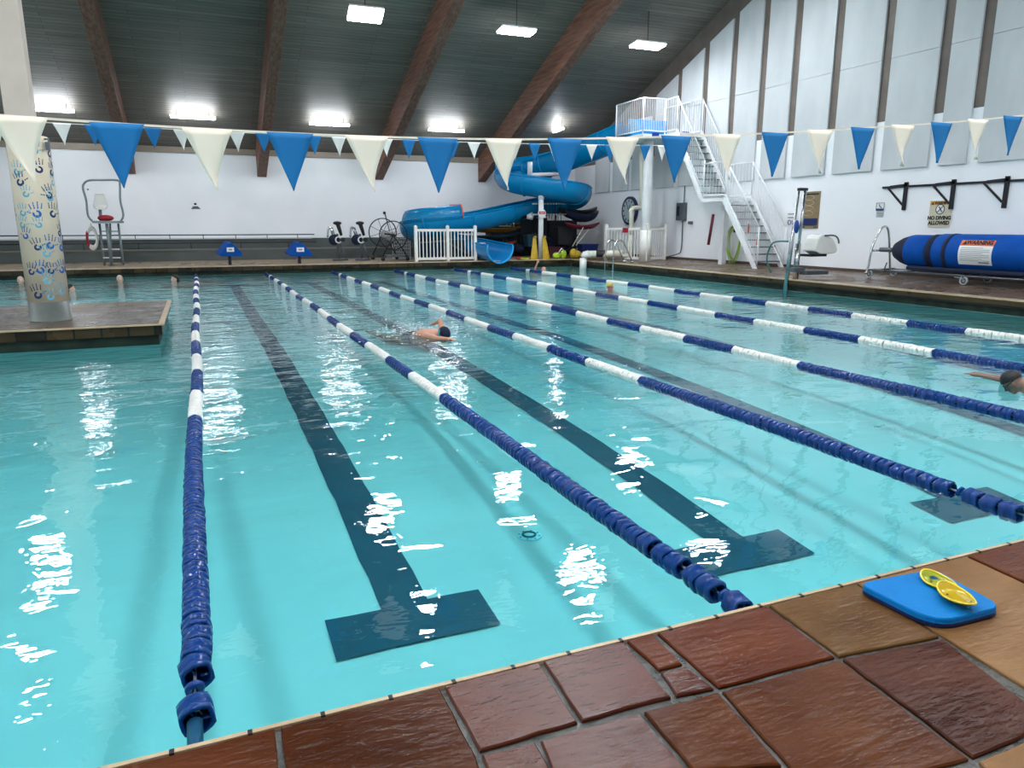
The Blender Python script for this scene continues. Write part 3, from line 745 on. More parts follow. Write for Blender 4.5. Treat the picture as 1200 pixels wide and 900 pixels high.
paddle(1101, 685, pa+.05, .155, .10, DZ+.040, yel_g, 'translucent yellow green swim paddle under the other one on the kickboard', True)
paddle(1121, 701, pa-.08, .165, .098, DZ+.054, yel_t, 'translucent amber yellow swim paddle lying on top of the other on the kickboard', False)
#PART3
# ------------------------------------------------------------------ blue water slide
def catmull(pts, k=8):
    P_ = [Vector(p) for p in pts]; out = []
    for i in range(len(P_)-1):
        p0 = P_[max(i-1, 0)]; p1 = P_[i]; p2 = P_[i+1]; p3 = P_[min(i+2, len(P_)-1)]
        for j in range(k):
            t_ = j/k; out.append(.5*((2*p1)+(-p0+p2)*t_+(2*p0-5*p1+4*p2-p3)*t_*t_+(-p0+3*p1-3*p2+p3)*t_**3))
    out.append(P_[-1]); return out
slide = thing('water_slide', 'bright blue fibreglass water slide looping down in the far corner of the hall', 'water slide', (11.5, 27.6, DZ))
def flume(path, r, a0, a1, name, seg=18, m=None, lip=True, tilt=None):
    """open trough: arc from a0 to a1 measured from straight down, swept along the path"""
    mb = MB(); vs = []; fs = []; n = seg; fr = []
    for i, p in enumerate(path):
        d = (path[min(i+1, len(path)-1)]-path[max(i-1, 0)]).normalized(); x = d.cross(Vector((0, 0, 1))).normalized(); z = x.cross(d)
        tl = tilt(i/(len(path)-1)) if tilt else 0
        x, z = x*cos(tl)+z*sin(tl), z*cos(tl)-x*sin(tl)
        fr.append((p, x, z))
        for j in range(n+1):
            a = a0+(a1-a0)*j/n; vs.append(p+x*sin(a)*r-z*cos(a)*r)
    for i in range(len(path)-1):
        for j in range(n): fs.append((i*(n+1)+j, i*(n+1)+j+1, (i+1)*(n+1)+j+1, (i+1)*(n+1)+j))
    mb.add(vs, fs); o = mb.build(name, m or slide_blue, slide, True, solid=.03)
    if lip:
        for a in (a0, a1): MB().tube([p+x*sin(a)*r-z*cos(a)*r for p, x, z in fr], .04, 8).build('rim', slide_blue, o, True)
    return o, fr
def flange(fr, i, r, a0, a1, par):
    p, x, z = fr[i]; MB().tube([p+x*sin(a0+(a1-a0)*j/20)*(r+.02)-z*cos(a0+(a1-a0)*j/20)*(r+.02) for j in range(21)], .035, 6).build('flange', slide_blue, par, True)
# upper run from the platform, the big turn, the long low run, the hooded turn and the exit chute
pA = catmull([(14.9, 24.1, 5.0), (14.5, 25.2, 4.72), (14.0, 26.7, 4.38), (13.4, 28.2, 4.05), (12.75, 29.0, 3.86), (12.1, 28.9, 3.68), (11.75, 28.2, 3.50), (11.85, 27.4, 3.34), (12.4, 26.9, 3.22), (13.1, 26.65, 3.10), (13.9, 26.8, 3.0), (14.45, 27.4, 2.86), (14.4, 28.1, 2.72), (13.8, 28.5, 2.58), (12.8, 28.4, 2.42), (11.6, 28.1, 2.20), (10.4, 27.8, 1.98), (9.2, 27.5, 1.82), (8.45, 27.4, 1.74), (7.95, 27.7, 1.66), (7.8, 28.3, 1.55), (8.15, 28.8, 1.40), (8.7, 28.75, 1.22), (9.4, 28.1, 1.06), (9.85, 27.2, .92), (10.1, 26.3, .82), (10.25, 25.45, .76)], 7)
RS = .56
N1 = int(len(pA)*.60)
o1, fr1 = flume(pA[:int(len(pA)*.24)], RS, -1.95, 1.95, 'flume')
o2, fr2 = flume(pA[int(len(pA)*.24)-1:int(len(pA)*.54)], RS, -1.85, 1.85, 'flume')
o3, fr3 = flume(pA[int(len(pA)*.54)-1:int(len(pA)*.78)], RS, -1.8, 1.8, 'flume')
o4, fr4 = flume(pA[int(len(pA)*.78)-1:int(len(pA)*.89)], RS*.96, -1.7, 1.7, 'flume')
o5, fr5 = flume(pA[int(len(pA)*.89)-1:], RS*.98, -1.75, 1.75, 'exit_chute', m=slide_in)
for i in (7, 21): flange(fr1, i, RS, -1.95, 1.95, o1)
for i in (10, 30, 45): flange(fr2, min(i, len(fr2)-1), RS, -1.85, 1.85, o2)
for i in (8, 19, 33): flange(fr3, min(i, len(fr3)-1), RS, -1.8, 1.8, o3)
p, x, z = fr5[-1]; MB().tube([p+x*sin(-1.75+3.5*j/24)*RS*.99-z*cos(-1.75+3.5*j/24)*RS*.99 for j in range(25)], .03, 8).build('exit_lip', mat('light_blue_lip', (.03, .36, .75), .2), o5, True)
# hood over the left hand turn with an orange edged opening
hp_ = pA[int(len(pA)*.655):int(len(pA)*.765)]
mb = MB(); vs = []; fs = []; nn = 12
for i, p in enumerate(hp_):
    d = (hp_[min(i+1, len(hp_)-1)]-hp_[max(i-1, 0)]).normalized(); x = d.cross(Vector((0, 0, 1))).normalized()
    hh = .62
    for j in range(nn+1):
        a = pi*j/nn; c_ = cos(a); s_ = sin(a)
        vs.append(p+x*c_*(RS+.01)+Vector((0, 0, min(1, s_*1.5)*.50)))
for i in range(len(hp_)-1):
    for j in range(nn): fs.append((i*(nn+1)+j, i*(nn+1)+j+1, (i+1)*(nn+1)+j+1, (i+1)*(nn+1)+j))
mb.add(vs, fs); hd = mb.build('hood', slide_blue, slide, True, solid=.03)
MB().tube([v+Vector((0.02, 0, .02)) for v in vs[:nn+1]], .028, 6).build('orange_edge', orange, hd, True)
# splash guard on the outside of the big turn, pale bracket arms inside the loop
gp = [p+Vector((0, 0, .42)) for p in pA[int(len(pA)*.10):int(len(pA)*.25)]]
mb = MB(); vs = []; fs = []
for i, p in enumerate(gp):
    d = (gp[min(i+1, len(gp)-1)]-gp[max(i-1, 0)]).normalized(); x = d.cross(Vector((0, 0, 1))).normalized()
    vs += [p+x*.50-Vector((0, 0, .4)), p+x*.53+Vector((0, 0, .12))]
for i in range(len(gp)-1): fs.append((2*i, 2*i+1, 2*i+3, 2*i+2))
mb.add(vs, fs).build('splash_guard', slide_blue, slide, True, solid=.03)
wp_ = Vector((12.35, 27.55, 0))
mb = MB(); mb.tube([(12.35, 27.5, 3.45), (12.35, 27.5, 4.02)], .10, 12); mb.tube([(12.3, 27.5, 3.52), (13.6, 27.5, 3.60)], .08, 10); mb.tube([(13.55, 27.5, 3.58), (13.7, 27.9, 4.15)], .08, 10)
mb.build('support_arm', white_metal, slide, True)
# white post of the slide with round sign and hooks
t = thing('slide_post', 'white steel post under the slide loop carrying a small round red sign', 'post', (12.45, 26.65, DZ))
MB().tube([(12.45, 26.65, DZ), (12.45, 26.65, 2.72)], .10, 14).build('pole', white_metal, t, True)
MB().tube([(12.45, 26.65, 2.55), (12.45, 26.65, 3.0)], .115, 14).build('collar', white_metal, t, True)
MB().lathe([(.001, -.014), (.17, -.014), (.17, .0), (.001, .0)], (12.42, 26.5, 2.02), 'y', 24).build('round_sign', sign_white, t)
MB().box((12.42, 26.482, 2.05), (.26, .006, .10)).build('sign_band', red, t)
MB().box((12.42, 26.476, 2.05), (.18, .004, .02)).build('sign_print', sign_white, t)
# hose hooks with hanging straps, right of the post
t = thing('strap_rack', 'two white arms beside the slide post hung with black straps', 'rack', (13.1, 27.6, 1.4))
for z in (2.42, 2.0): MB().tube([(12.55, 27.7, z), (14.1, 27.7, z+.02)], .03, 8).build('arm', white_metal, t, True)
for k in range(9):
    x = 12.75+k*.13; L_ = random.uniform(.55, 1.15)
    MB().tube([(x, 27.62, 2.44), (x+.01, 27.6, 2.44-L_*.6), (x+random.uniform(-.03, .03), 27.62, 2.44-L_)], .014, 5).build('strap', black, t, True)
# black padded roll on the wall left of the post
t = thing('padded_roll', 'black cylindrical pad with white end on the wall behind the slide post', 'pad', (12.0, 28.0, 1.75))
MB().tube([(11.5, 27.9, 1.93), (12.35, 27.9, 1.93)], .12, 14).build('pad', black, t, True)
MB().tube([(12.35, 27.9, 1.93), (12.62, 27.9, 1.95)], [.09, .17], 14).build('end_cup', white_metal, t, True)
MB().tube([(10.8, 27.9, 1.96), (11.5, 27.9, 1.94)], .035, 8).build('white_arm', white_metal, t, True)

# stored boats, racks and toys in the dim corner
def boat(name, c, L_, W_, H_, m, label, rz=0, up=False):
    R = Matrix.Rotation(rz, 3, 'Z'); mb = MB(); n = 16; k = 12; vs = []; fs = []
    for i in range(n+1):
        s = -1+2*i/n; q = max(.02, (1-abs(s)**2.6)); rise = .10*abs(s)**3
        for j in range(k+1):
            a = -pi/2-1.35+2.7*j/k
            vs.append(R @ Vector((s*L_/2, cos(a)*W_/2*q, (sin(a)*H_*(.35+.65*q)+rise)*(-1 if up else 1)))+Vector(c))
    for i in range(n):
        for j in range(k): fs.append((i*(k+1)+j, i*(k+1)+j+1, (i+1)*(k+1)+j+1, (i+1)*(k+1)+j))
    for i in range(n): fs.append((i*(k+1), i*(k+1)+k, (i+1)*(k+1)+k, (i+1)*(k+1)))
    mb.add(vs, fs); return tag(mb.build(name, m, smooth=True), label, 'boat' if name == 'kayak' else 'float mat')
boat('kayak', (11.5, 29.4, 1.52), 3.0, .6, .26, mat('amber_hull', (.42, .20, .03), .35), 'amber yellow kayak hull on the upper rack arm behind the slide exit')
boat('kayak', (11.0, 29.0, 1.22), 3.2, .62, .26, mat('dark_teal_hull', (.006, .04, .06), .35), 'dark teal kayak hull stored just below the amber one')
boat('kayak', (10.7, 28.4, .88), 2.9, .6, .26, mat('red_hull', (.35, .03, .025), .35), 'dull red kayak hull on the lowest rack arm behind the slide exit')
boat('kayak', (10.2, 28.9, 1.42), 1.5, .45, .18, mat('lime_hull', (.12, .34, .02), .35), 'short green hull peeking out above the slide exit chute')
def dark_rack():
    t = thing('storage_rack', 'dark metal rack of stored pool gear in the far corner', 'rack', (14.2, 28.6, DZ))
    for x in (12.6, 13.7, 14.7, 15.6): MB().tube([(x, 29.9, DZ), (x, 29.9, 2.2)], .035, 8).build('upright', dark_metal, t, True)
    for z in (.65, 1.15, 1.6): MB().b2((9.6, 29.3, z-.05), (15.6, 29.95, z)).build('shelf', dark_metal, t)
    for x in (10.0, 11.4): MB().tube([(x, 29.9, DZ), (x, 29.9, 1.7)], .035, 8).build('upright', dark_metal, t, True)
dark_rack()
boat('raft', (14.8, 27.6, 2.12), 1.9, .8, .42, navy, 'dark navy inflatable raft hung high under the slide in the far corner', .3)
boat('raft', (14.9, 28.2, 2.30), 2.1, .8, .5, black, 'black inflatable raft stacked right above the navy one', .2)
boat('raft', (14.6, 27.2, 1.62), 1.8, .6, .22, mat('maroon_mat', (.16, .008, .025), .5), 'maroon inflatable mat lying below the navy raft in the far corner', .2)
cl = [('storage_tub', (12.95, 28.4, .95), (.8, .5, .5), mat('teal_tub', (.01, .05, .08), .5), 'dark teal plastic tub on the rack right of the slide post'),
      ('storage_tub', (14.9, 27.3, .62), (.75, .5, .40), mat('navy_tub', (.006, .02, .13), .4), 'navy blue plastic tub behind the steel ladder rails'),
      ('storage_tub', (13.95, 27.7, 1.15), (.7, .5, .75), black, 'tall black tub stacked in the middle of the far corner'),
      ('storage_tub', (11.2, 28.3, .50), (1.3, .6, .40), mat('slate_tub', (.01, .03, .045), .5), 'long dark tub on the deck behind the yellow fins'),
      ('storage_tub', (13.5, 27.6, .50), (.7, .5, .42), mat('plum_tub', (.06, .01, .02), .5), 'dark plum tub on the deck behind the yellow bag')]
for nm, c, d, m, l in cl:
    t = thing(nm, l, 'storage tub', (c[0], c[1], c[2]-d[2]/2))
    x, y, z = c; a, b, h = d[0]/2, d[1]/2, d[2]/2
    MB().add([(x-a*.88, y-b*.88, z-h), (x+a*.88, y-b*.88, z-h), (x+a*.88, y+b*.88, z-h), (x-a*.88, y+b*.88, z-h), (x-a, y-b, z+h*.8), (x+a, y-b, z+h*.8), (x+a, y+b, z+h*.8), (x-a, y+b, z+h*.8)], [(0, 3, 2, 1), (4, 5, 6, 7), (0, 1, 5, 4), (1, 2, 6, 5), (2, 3, 7, 6), (3, 0, 4, 7)]).build('tub', m, t, bevel=.02)
    MB().b2((x-a-.02, y-b-.02, z+h*.8), (x+a+.02, y+b+.02, z+h)).build('lid', m, t, bevel=.015)
# yellow fins standing against the post
for k, (u, lab) in enumerate(((626.5, 'left one of two tall yellow fins standing against the slide post'), (640.5, 'right one of two tall yellow fins standing against the slide post'))):
    c = onY(u, 304, 26.35); c.z = DZ; s = .9
    t = thing('swim_fin', lab, 'swim fin', (c.x, c.y, DZ), 'yellow fins by the slide post')
    x, y = c.x, c.y; ln = .10*(1 if k == 0 else -1)
    MB().prism([(x-.17, y-.02, DZ), (x+.15, y-.02, DZ), (x+.06+ln*.5, y+.12, 1.13), (x-.06+ln*.5, y+.12, 1.13), (x-.12+ln*.3, y+.05, .7)], (0, .03, 0)).build('blade', yellow, t, bevel=.01)
    for dx in (-.10, .0, .10): MB().bar((x+dx, y-.03, DZ+.02), (x+dx*.5+ln*.5, y+.11, 1.05), .02, .02).build('rib', yellow, t)
    MB().tube([(x-.06+ln*.5, y+.1, 1.12), (x+ln*.5, y+.02, 1.16), (x+.06+ln*.5, y+.1, 1.12)], .022, 8).build('foot_pocket', yellow, t, True)
# soft toys and bag on the deck
c = Vector((12.98, 26.3, DZ)); c = onY(643, 303, 26.2)
t = thing('dive_ring_pile', 'lime green snorkel bundle on the deck right of the yellow fins', 'snorkel gear', (13.1, 26.3, DZ))
mb = MB(); mb.ell((12.95, 26.25, DZ+.13), (.17, .13, .13)); mb.ell((13.3, 26.35, DZ+.17), (.14, .1, .17)); mb.build('mask', lime, t, True)
MB().tube([(12.95, 26.15, DZ+.2), (13.1, 26.1, DZ+.42), (13.25, 26.2, DZ+.3)], .02, 6).build('tube', white_metal, t, True)
t = thing('mesh_bag', 'yellow swim bag slumped on the deck beside the white pipe', 'bag', (13.85, 26.35, DZ))
mb = MB(); mb.ell((13.85, 26.35, DZ+.16), (.26, .18, .16)); mb.ell((13.72, 26.3, DZ+.2), (.16, .15, .19)); mb.build('bag_body', yellow, t, True); MB().tube([(13.95, 26.3, DZ+.3), (14.02, 26.25, DZ+.38), (14.1, 26.3, DZ+.25)], .015, 6).build('handle', black, t, True)
t = thing('swim_fin', 'small yellow green fin lying flat between the slide exit and the tall fins', 'swim fin', (11.5, 26.2, DZ))
MB().prism([(11.35, 26.1, DZ+.02), (11.6, 26.0, DZ+.02), (11.75, 26.2, DZ+.02), (11.45, 26.3, DZ+.02)], (0, 0, .05)).build('blade', lime, t); MB().ell((11.3, 26.2, DZ+.06), (.12, .08, .06)).build('foot_pocket', red, t, True)

# white fences
def fence(t, a, b, n, h=1.18, z0=DZ, posts=(True, True), mid=None):
    a, b = Vector(a), Vector(b); d = (b-a)
    for q, on in ((0, posts[0]), (1, posts[1])):
        if on:
            p = a+d*q; MB().box((p.x, p.y, z0+(h+.08)/2), (.11, .11, h+.08)).build('post', white_pvc, t, bevel=.008)
            MB().add([(p.x-.06, p.y-.06, z0+h+.08), (p.x+.06, p.y-.06, z0+h+.08), (p.x+.06, p.y+.06, z0+h+.08), (p.x-.06, p.y+.06, z0+h+.08), (p.x, p.y, z0+h+.13)], [(0, 1, 4), (1, 2, 4), (2, 3, 4), (3, 0, 4), (3, 2, 1, 0)]).build('post_cap', white_pvc, t)
    for z in (z0+.10, z0+h-.06): MB().bar((a.x, a.y, z), (b.x, b.y, z), .05, .09).build('rail', white_pvc, t)
    for i in range(1, n+1):
        p = a+d*(i/(n+1)); MB().b2((p.x-.017, p.y-.012, z0+.1), (p.x+.017, p.y+.012, z0+h-.06)).build('picket', white_pvc, t)
a = onz(488, 307, DZ); b = onz(557, 306.5, DZ); Yf = 26.25
fa, fb = onY(488, 306, Yf), onY(557, 306, Yf)
t = thing('picket_fence', 'white picket fence panel standing left of the slide exit', 'fence', ((fa.x+fb.x)/2, Yf, DZ))
fm = fa.lerp(fb, .53)
fence(t, (fa.x, Yf, 0), (fm.x, Yf, 0), 8, posts=(True, True)); fence(t, (fm.x, Yf, 0), (fb.x, Yf, 0), 7, posts=(False, True))
t = thing('picket_fence', 'white picket fence around the pump corner under the slide platform', 'fence', (14.9, 23.2, .33))
fc = [Vector((14.15, 24.5, 0)), Vector((14.72, 22.6, 0)), Vector((15.7, 22.95, 0))]
fence(t, fc[0], fc[1], 13, z0=.31, h=1.2); fence(t, fc[1], fc[2], 8, z0=.31, h=1.2, posts=(False, True))
MB().box((14.40, 23.55, 1.40), (.02, .26, .17), Matrix.Rotation(.28, 3, 'Z')).build('small_sign', red, t)
# black plastic bins behind the left fence
t = thing('pump_housing', 'dark pump boxes half hidden behind the left white picket fence', 'pump', (8.4, 27.1, DZ))
MB().b2((7.6, 26.9, DZ), (8.5, 27.4, 1.1)).build('box', navy, t, bevel=.02); MB().b2((8.7, 26.9, DZ), (9.7, 27.4, 1.05)).build('box', mat('dark_slate_box', (.01, .03, .045), .5), t, bevel=.02)
MB().tube([(7.6, 26.75, .95), (8.5, 26.75, 1.0), (9.6, 26.75, .45)], .03).build('pipe', grey_metal, t, True)
t = thing('caution_plate', 'small white sign with a red corner left of the slide exit', 'sign', (9.75, 26.1, .75))
MB().box((9.75, 26.1, .83), (.30, .02, .22)).build('plate', sign_white, t); MB().box((9.85, 26.085, .89), (.08, .006, .07)).build('red_mark', red, t)
MB().box((9.70, 26.085, .84), (.14, .006, .13)).build('print', grey_ink, t); MB().b2((9.72, 26.11, DZ), (9.76, 26.14, .85)).build('stake', grey_metal, t)

# ------------------------------------------------------------------ platform, stairs
S = thing('slide_stairs', 'tall white metal stair with railings rising to the slide platform by the side wall', 'stairs', (15.5, 19, .33))
def rail_run(par, a, b, h, n, posts=(1, 1), bot=.10, r=.022, toprail=True):
    a, b = Vector(a), Vector(b)
    for z in (bot, h): MB().tube([a+Vector((0, 0, z)), b+Vector((0, 0, z))], r, 8).build('rail', white_metal, par, True)
    for q, on in ((0, posts[0]), (1, posts[1])):
        if on: p = a.lerp(b, q); MB().tube([p, p+Vector((0, 0, h+.01))], r*1.15, 8).build('post', white_metal, par, True)
    for i in range(1, n+1):
        p = a.lerp(b, i/(n+1)); MB().tube([p+Vector((0, 0, bot)), p+Vector((0, 0, h))], .009, 5, caps=False).build('baluster', white_metal, par)
sx0, sx1 = 14.98, 15.98; zp = 4.60; zl = 2.40; z0 = .34
PY0, PY1, PX0, PX1 = 22.15, 23.9, 14.1, 16.1
st = [((17.15, z0), (18.78, zl)), ((19.85, zl), (21.45, zp))]
for (ya, za), (yb, zb) in st:
    for X in (sx0, sx1):
        MB().prism([(X-.025, ya, za), (X-.025, ya+.17, za), (X-.025, yb+.10, zb-.10), (X-.025, yb, zb+.08), (X-.025, yb-.05, zb+.08)], (.05, 0, 0)).build('stringer', white_metal, S)
        rail_run(S, (X, ya+.02, za+.1), (X, yb, zb), 1.08, 15, (1, 1))
    n = 10
    for i in range(1, n): 
        q = i/n; MB().b2((sx0, ya+(yb-ya)*q-.02, za+(zb-za)*q-.03), (sx1, ya+(yb-ya)*q+.20, za+(zb-za)*q)).build('tread', grey_metal, S)
MB().b2((sx0-.03, 18.76, zl-.10), (sx1+.03, 19.90, zl)).build('landing', white_metal, S)
MB().b2((sx0-.03, 21.4, zp-.12), (sx1+.05, PY0, zp)).build('landing', white_metal, S)
for X in (sx0, sx1): rail_run(S, (X, 18.78, zl), (X, 19.85, zl), 1.08, 6, (0, 0))
for X in (sx0, sx1): rail_run(S, (X, 21.45, zp), (X, PY0, zp), 1.12, 4, (0, 0))
MB().b2((15.45, 19.35, .33), (15.62, 19.52, zl-.1)).build('leg', white_metal, S)
# platform
Pm = thing('slide_platform', 'white railed platform at the head of the blue slide, carried on a thick white post', 'platform', (15.0, 23, .33))
MB().b2((PX0, PY0, zp-.12), (PX1, PY1, zp)).build('deck', white_metal, Pm, bevel=.01)
rail_run(Pm, (PX0, PY0, zp), (PX0, PY1, zp), 1.14, 14, (1, 1)); rail_run(Pm, (PX0, PY0, zp), (sx0, PY0, zp), 1.14, 12, (0, 1))
rail_run(Pm, (PX1, PY0, zp), (PX1, PY1, zp), 1.14, 12, (1, 1))
MB().tube([(14.75, 22.75, .31), (14.75, 22.75, zp-.12)], .17, 20).build('column', white_metal, Pm, True)
MB().tube([(14.75, 22.75, .31), (14.75, 22.75, 1.4)], .21, 20).build('column_sleeve', white_pvc, Pm, True)
MB().b2((14.4, PY1-.35, zp+.01), (16.0, PY1-.28, zp+.66)).build('blue_panel', slide_in, Pm)
MB().b2((PX0+.06, 23.0, zp+.01), (PX0+.12, PY1, zp+.42)).build('blue_panel', slide_blue, Pm)
for (x, y) in ((14.6, PY0-.01), (15.35, PY0-.66)): MB().b2((x-.13, y-.03, zp-.10), (x+.13, y, zp+.04)).build('blue_bracket', mat('deep_blue_bracket', (.004, .03, .3), .4), Pm)
# orange cones / tags on the lower rail and small white notice
for (u, v) in ((877, 268), (888, 282)):
    p = onX(u, v, sx0+.5); mb = MB(); mb.lathe([(.001, .15), (.018, .15), (.045, -.13), (.001, -.13)], (p.x, p.y, p.z), 'z', 12)
    tag(mb.build('marker_cone', orange), 'slim orange marker on the stair, '+('upper one seen through the rail' if u == 877 else 'lower one seen through the rail'), 'marker cone')
p = onX(906, 291, sx1+.02); t = thing('rail_notice', 'small white notice with red header tied to the foot of the stair rail', 'sign', tuple(p))
MB().box(p, (.015, .34, .22)).build('plate', sign_white, t); MB().box(p+Vector((-.01, 0, .07)), (.006, .32, .06)).build('header', red, t)
# green hose coil
t = thing('garden_hose', 'bright green hose hanging in loops on the wall under the stairs', 'hose', (XW-.1, 19.45, .5)); 
HX = XW-.16; mb = MB(); green = mat('green_hose', (.30, .48, .05), .4)
for k in range(6):
    pts = []; w_ = .30+.025*k; h_ = .50+.03*k
    for j in range(26):
        a = 2*pi*j/26; pts.append((HX-.02*k*.6-.01*sin(a*3+k), 19.5+w_*sin(a)*(.8+.2*cos(a))+.03*sin(k*2.1), .98-h_*cos(a)*-1*.95+.02*sin(k)))
    mb.tube(pts, .013, 6, closed=True)
mb.build('coil', green, t, True); MB().box((XW-.09, 19.5, 1.42), (.12, .18, .14)).build('hook', dark_metal, t)
tag(MB().tube([onX(836, 251, 15.3), onX(830, 287, 15.2)], .045, 10).build('rescue_pole', mat('maroon_foam', (.14, .01, .03), .5), smooth=True), 'slim maroon foam pole leaning beside the stair leg', 'pole')
# drain pipe assembly from platform, cream
t = thing('drain_pipe', 'cream plastic pipe bending down beside the platform post', 'pipe', (14.6, 23.3, .35))
pp = [onY(752, 168, 23.4), onY(752, 240, 23.4), onY(751, 243, 23.4), onY(742, 244, 23.4), onY(740, 247, 23.4), onY(740, 275, 23.4)]
pp2 = [pp[-1], Vector((pp[-1].x, 23.4, .40))]
MB().tube(pp, .085, 14).build('upper_pipe', cream_pipe, t, True); MB().tube(pp2, .075, 14).build('lower_pipe', cream_pipe, t, True)
for q in (pp[2], pp[4]): MB().ell(q, .105, 14, 9).build('elbow', cream_pipe, t, True)
MB().tube([(pp[-1].x, 23.35, .5), (13.95, 24.0, .45), (13.6, 24.6, .42)], .07, 12).build('floor_pipe', cream_pipe, t, True)
# big white pipe lying on the deck and dipping in the pool
t = thing('fill_pipe', 'thick white pipe along the corner deck bending down into the pool', 'pipe', (13.3, 25.0, DZ))
pe = onz(667, 296, DZ+.14)
px_ = [Vector((13.12, 24.35, -.1)), Vector((13.12, 24.35, .40)), Vector((13.18, 24.33, .50)), Vector((13.32, 24.30, .535)), Vector((14.3, 23.55, .56))]
MB().tube(px_[:2], .13, 16).build('down_pipe', white_pvc, t, True); MB().tube(px_[1:4], .14, 16).build('elbow', white_pvc, t, True); MB().tube(px_[3:], .125, 16).build('pipe', cream_pipe, t, True)
MB().tube([Vector((13.55, 24.12, .545)), Vector((13.85, 23.9, .55))], .128, 16).build('black_mark', black, t)
# ladder rails
for k, (u, lab) in enumerate(((693, 'left'), (705, 'right'))):
    y0 = 22.9-.55*k; t = thing('pool_ladder_rail', lab+' one of two curved steel grab rails over the pool corner', 'grab rail', (13.45, y0, DZ), 'steel grab rails')
    pts = [(13.22, y0, -.25), (13.22, y0, .55), (13.28, y0, .95), (13.42, y0, 1.06), (13.6, y0-.0, 1.0), (13.9, y0, .5), (14.0, y0, .30)]
    MB().tube(catmull(pts, 5), .024, 10).build('rail', chrome, t, True); MB().lathe([(.001, .0), (.06, 0), (.05, .03), (.001, .03)], (14.0, y0, .30), 'z', 14).build('flange', chrome, t, True)
# wall clock
t = thing('wall_clock', 'large round wall clock with dark blue rim above the corner fence', 'clock', (XW-.1, 26.3, 2.15))
cc = onX(736.5, 247, XW-.12)
MB().lathe([(.001, 0), (.56, 0), (.56, -.10), (.50, -.12), (.47, -.10), (.001, -.10)], (XW-.005, cc.y, cc.z), 'x', 40).build('rim', mat('dark_blue_rim', (.006, .012, .06), .35), t, True)
MB().lathe([(.001, -.104), (.465, -.104), (.001, -.100)], (XW-.005, cc.y, cc.z), 'x', 40).build('face', mat('pale_clock_face', (.42, .52, .55), .4), t)
for k in range(12):
    a = 2*pi*k/12; MB().box((XW-.114, cc.y+.39*sin(a), cc.z+.39*cos(a)), (.006, .05, .10), Matrix.Rotation(-a, 3, 'X')).build('hour_mark', ink, t)
MB().bar((XW-.12, cc.y, cc.z), (XW-.12, cc.y-.10, cc.z+.24), .008, .035).build('hand', ink, t); MB().bar((XW-.12, cc.y, cc.z), (XW-.12, cc.y+.16, cc.z+.30), .008, .025).build('hand', ink, t)
# electric box and conduits
q = onX(799.5, 248, XW-.06); t = thing('switch_box', 'grey electrical switch box with conduit on the side wall left of the stairs', 'switch box', (XW-.08, q.y, q.z))
MB().box(q+Vector((-.03, 0, 0)), (.18, .42, .62)).build('box', grey_metal, t, bevel=.01); MB().box(q+Vector((-.13, .08, .02)), (.02, .14, .34)).build('cover', dark_metal, t)
MB().tube([q+Vector((.02, -.05, .3)), q+Vector((.02, -.05, 1.9))], .016, 6).build('conduit', grey_metal, t, True)
MB().tube(catmull([q+Vector((0, -.05, -.3)), q+Vector((0, -.05, -1.3)), Vector((XW-.12, q.y+.1, .55)), Vector((XW-.2, q.y+.75, .42))], 6), .02, 6).build('conduit', grey_metal, t, True)
q2 = onX(809, 261, XW-.06); MB().box(q2, (.10, .16, .10)).build('outlet', grey_metal, t)

# ------------------------------------------------------------------ signs and fittings on the side wall
FX = XW-.012      # face plane
xd, zd = Vector((0, -1, 0)), Vector((0, 0, 1))
def plate(name, label, tl, br, m, cat='sign', dep=.02, frame=None):
    a, b = onX(*tl, XW-dep), onX(*br, XW-dep)
    t = thing(name, label, cat, (XW-dep/2, (a.y+b.y)/2, b.z))
    MB().b2((XW-dep, a.y, a.z), (XW-.001, b.y, b.z)).build('plate', m, t)
    return t, (a.y+b.y)/2, (a.z+b.z)/2, abs(a.y-b.y), abs(a.z-b.z)
t, y, z, w_, h_ = plate('poster', 'tan poster with faint swirling print and a navy block at its foot', (941.5, 225), (958, 268), brown_sign)
MB().b2((XW-.026, y-w_*.45, z-h_*.42), (XW-.02, y+w_*.45, z-h_*.22)).build('navy_block', mat('navy_block', (.006, .02, .11), .6), t)
tan = mat('faded_tan_print', (.40, .32, .20), .7)
for k in range(4): MB().tube([(XW-.023, y+w_*(.10+.28*cos(a_/10*2*pi)), z+h_*(.33-.14*k)+h_*.065*sin(a_/10*2*pi)) for a_ in range(10)], .013, 5, closed=True).build('scroll', tan, t, True)
MB().b2((XW-.025, y-w_*.42, z+h_*.41), (XW-.02, y+w_*.42, z+h_*.45)).build('heading', ink, t)
for s in (-1, 1): MB().b2((XW-.025, y+s*w_*.35-.06, z-h_*.47), (XW-.02, y+s*w_*.35+.06, z-h_*.445)).build('caption', ink, t)
t, y, z, w_, h_ = plate('pool_lift_sign', 'white notice with dark lines behind the chrome lift mast', (922.5, 249), (933, 265.5), sign_white)
for k in range(2): MB().b2((XW-.026, y-w_*.38, z+h_*(.34-.25*k)), (XW-.02, y+w_*.38, z+h_*(.42-.25*k))).build('text_line', grey_ink, t)
for s in (-1, 1): MB().tube([(XW-.023, y+s*w_*.2+.06*cos(a_/8*2*pi), z-h_*.2+.07*sin(a_/8*2*pi)) for a_ in range(8)], .013, 5, closed=True).build('symbol', blue_ink, t, True)
t, y, z, w_, h_ = plate('access_sign', 'small blue and white sign with grey caption left of the dark wall bar', (1027.5, 238), (1035.5, 246.5), sign_white)
MB().b2((XW-.026, y-w_*.5, z-h_*.5), (XW-.02, y+w_*.5, z-h_*.24)).build('blue_foot', blue_ink, t)
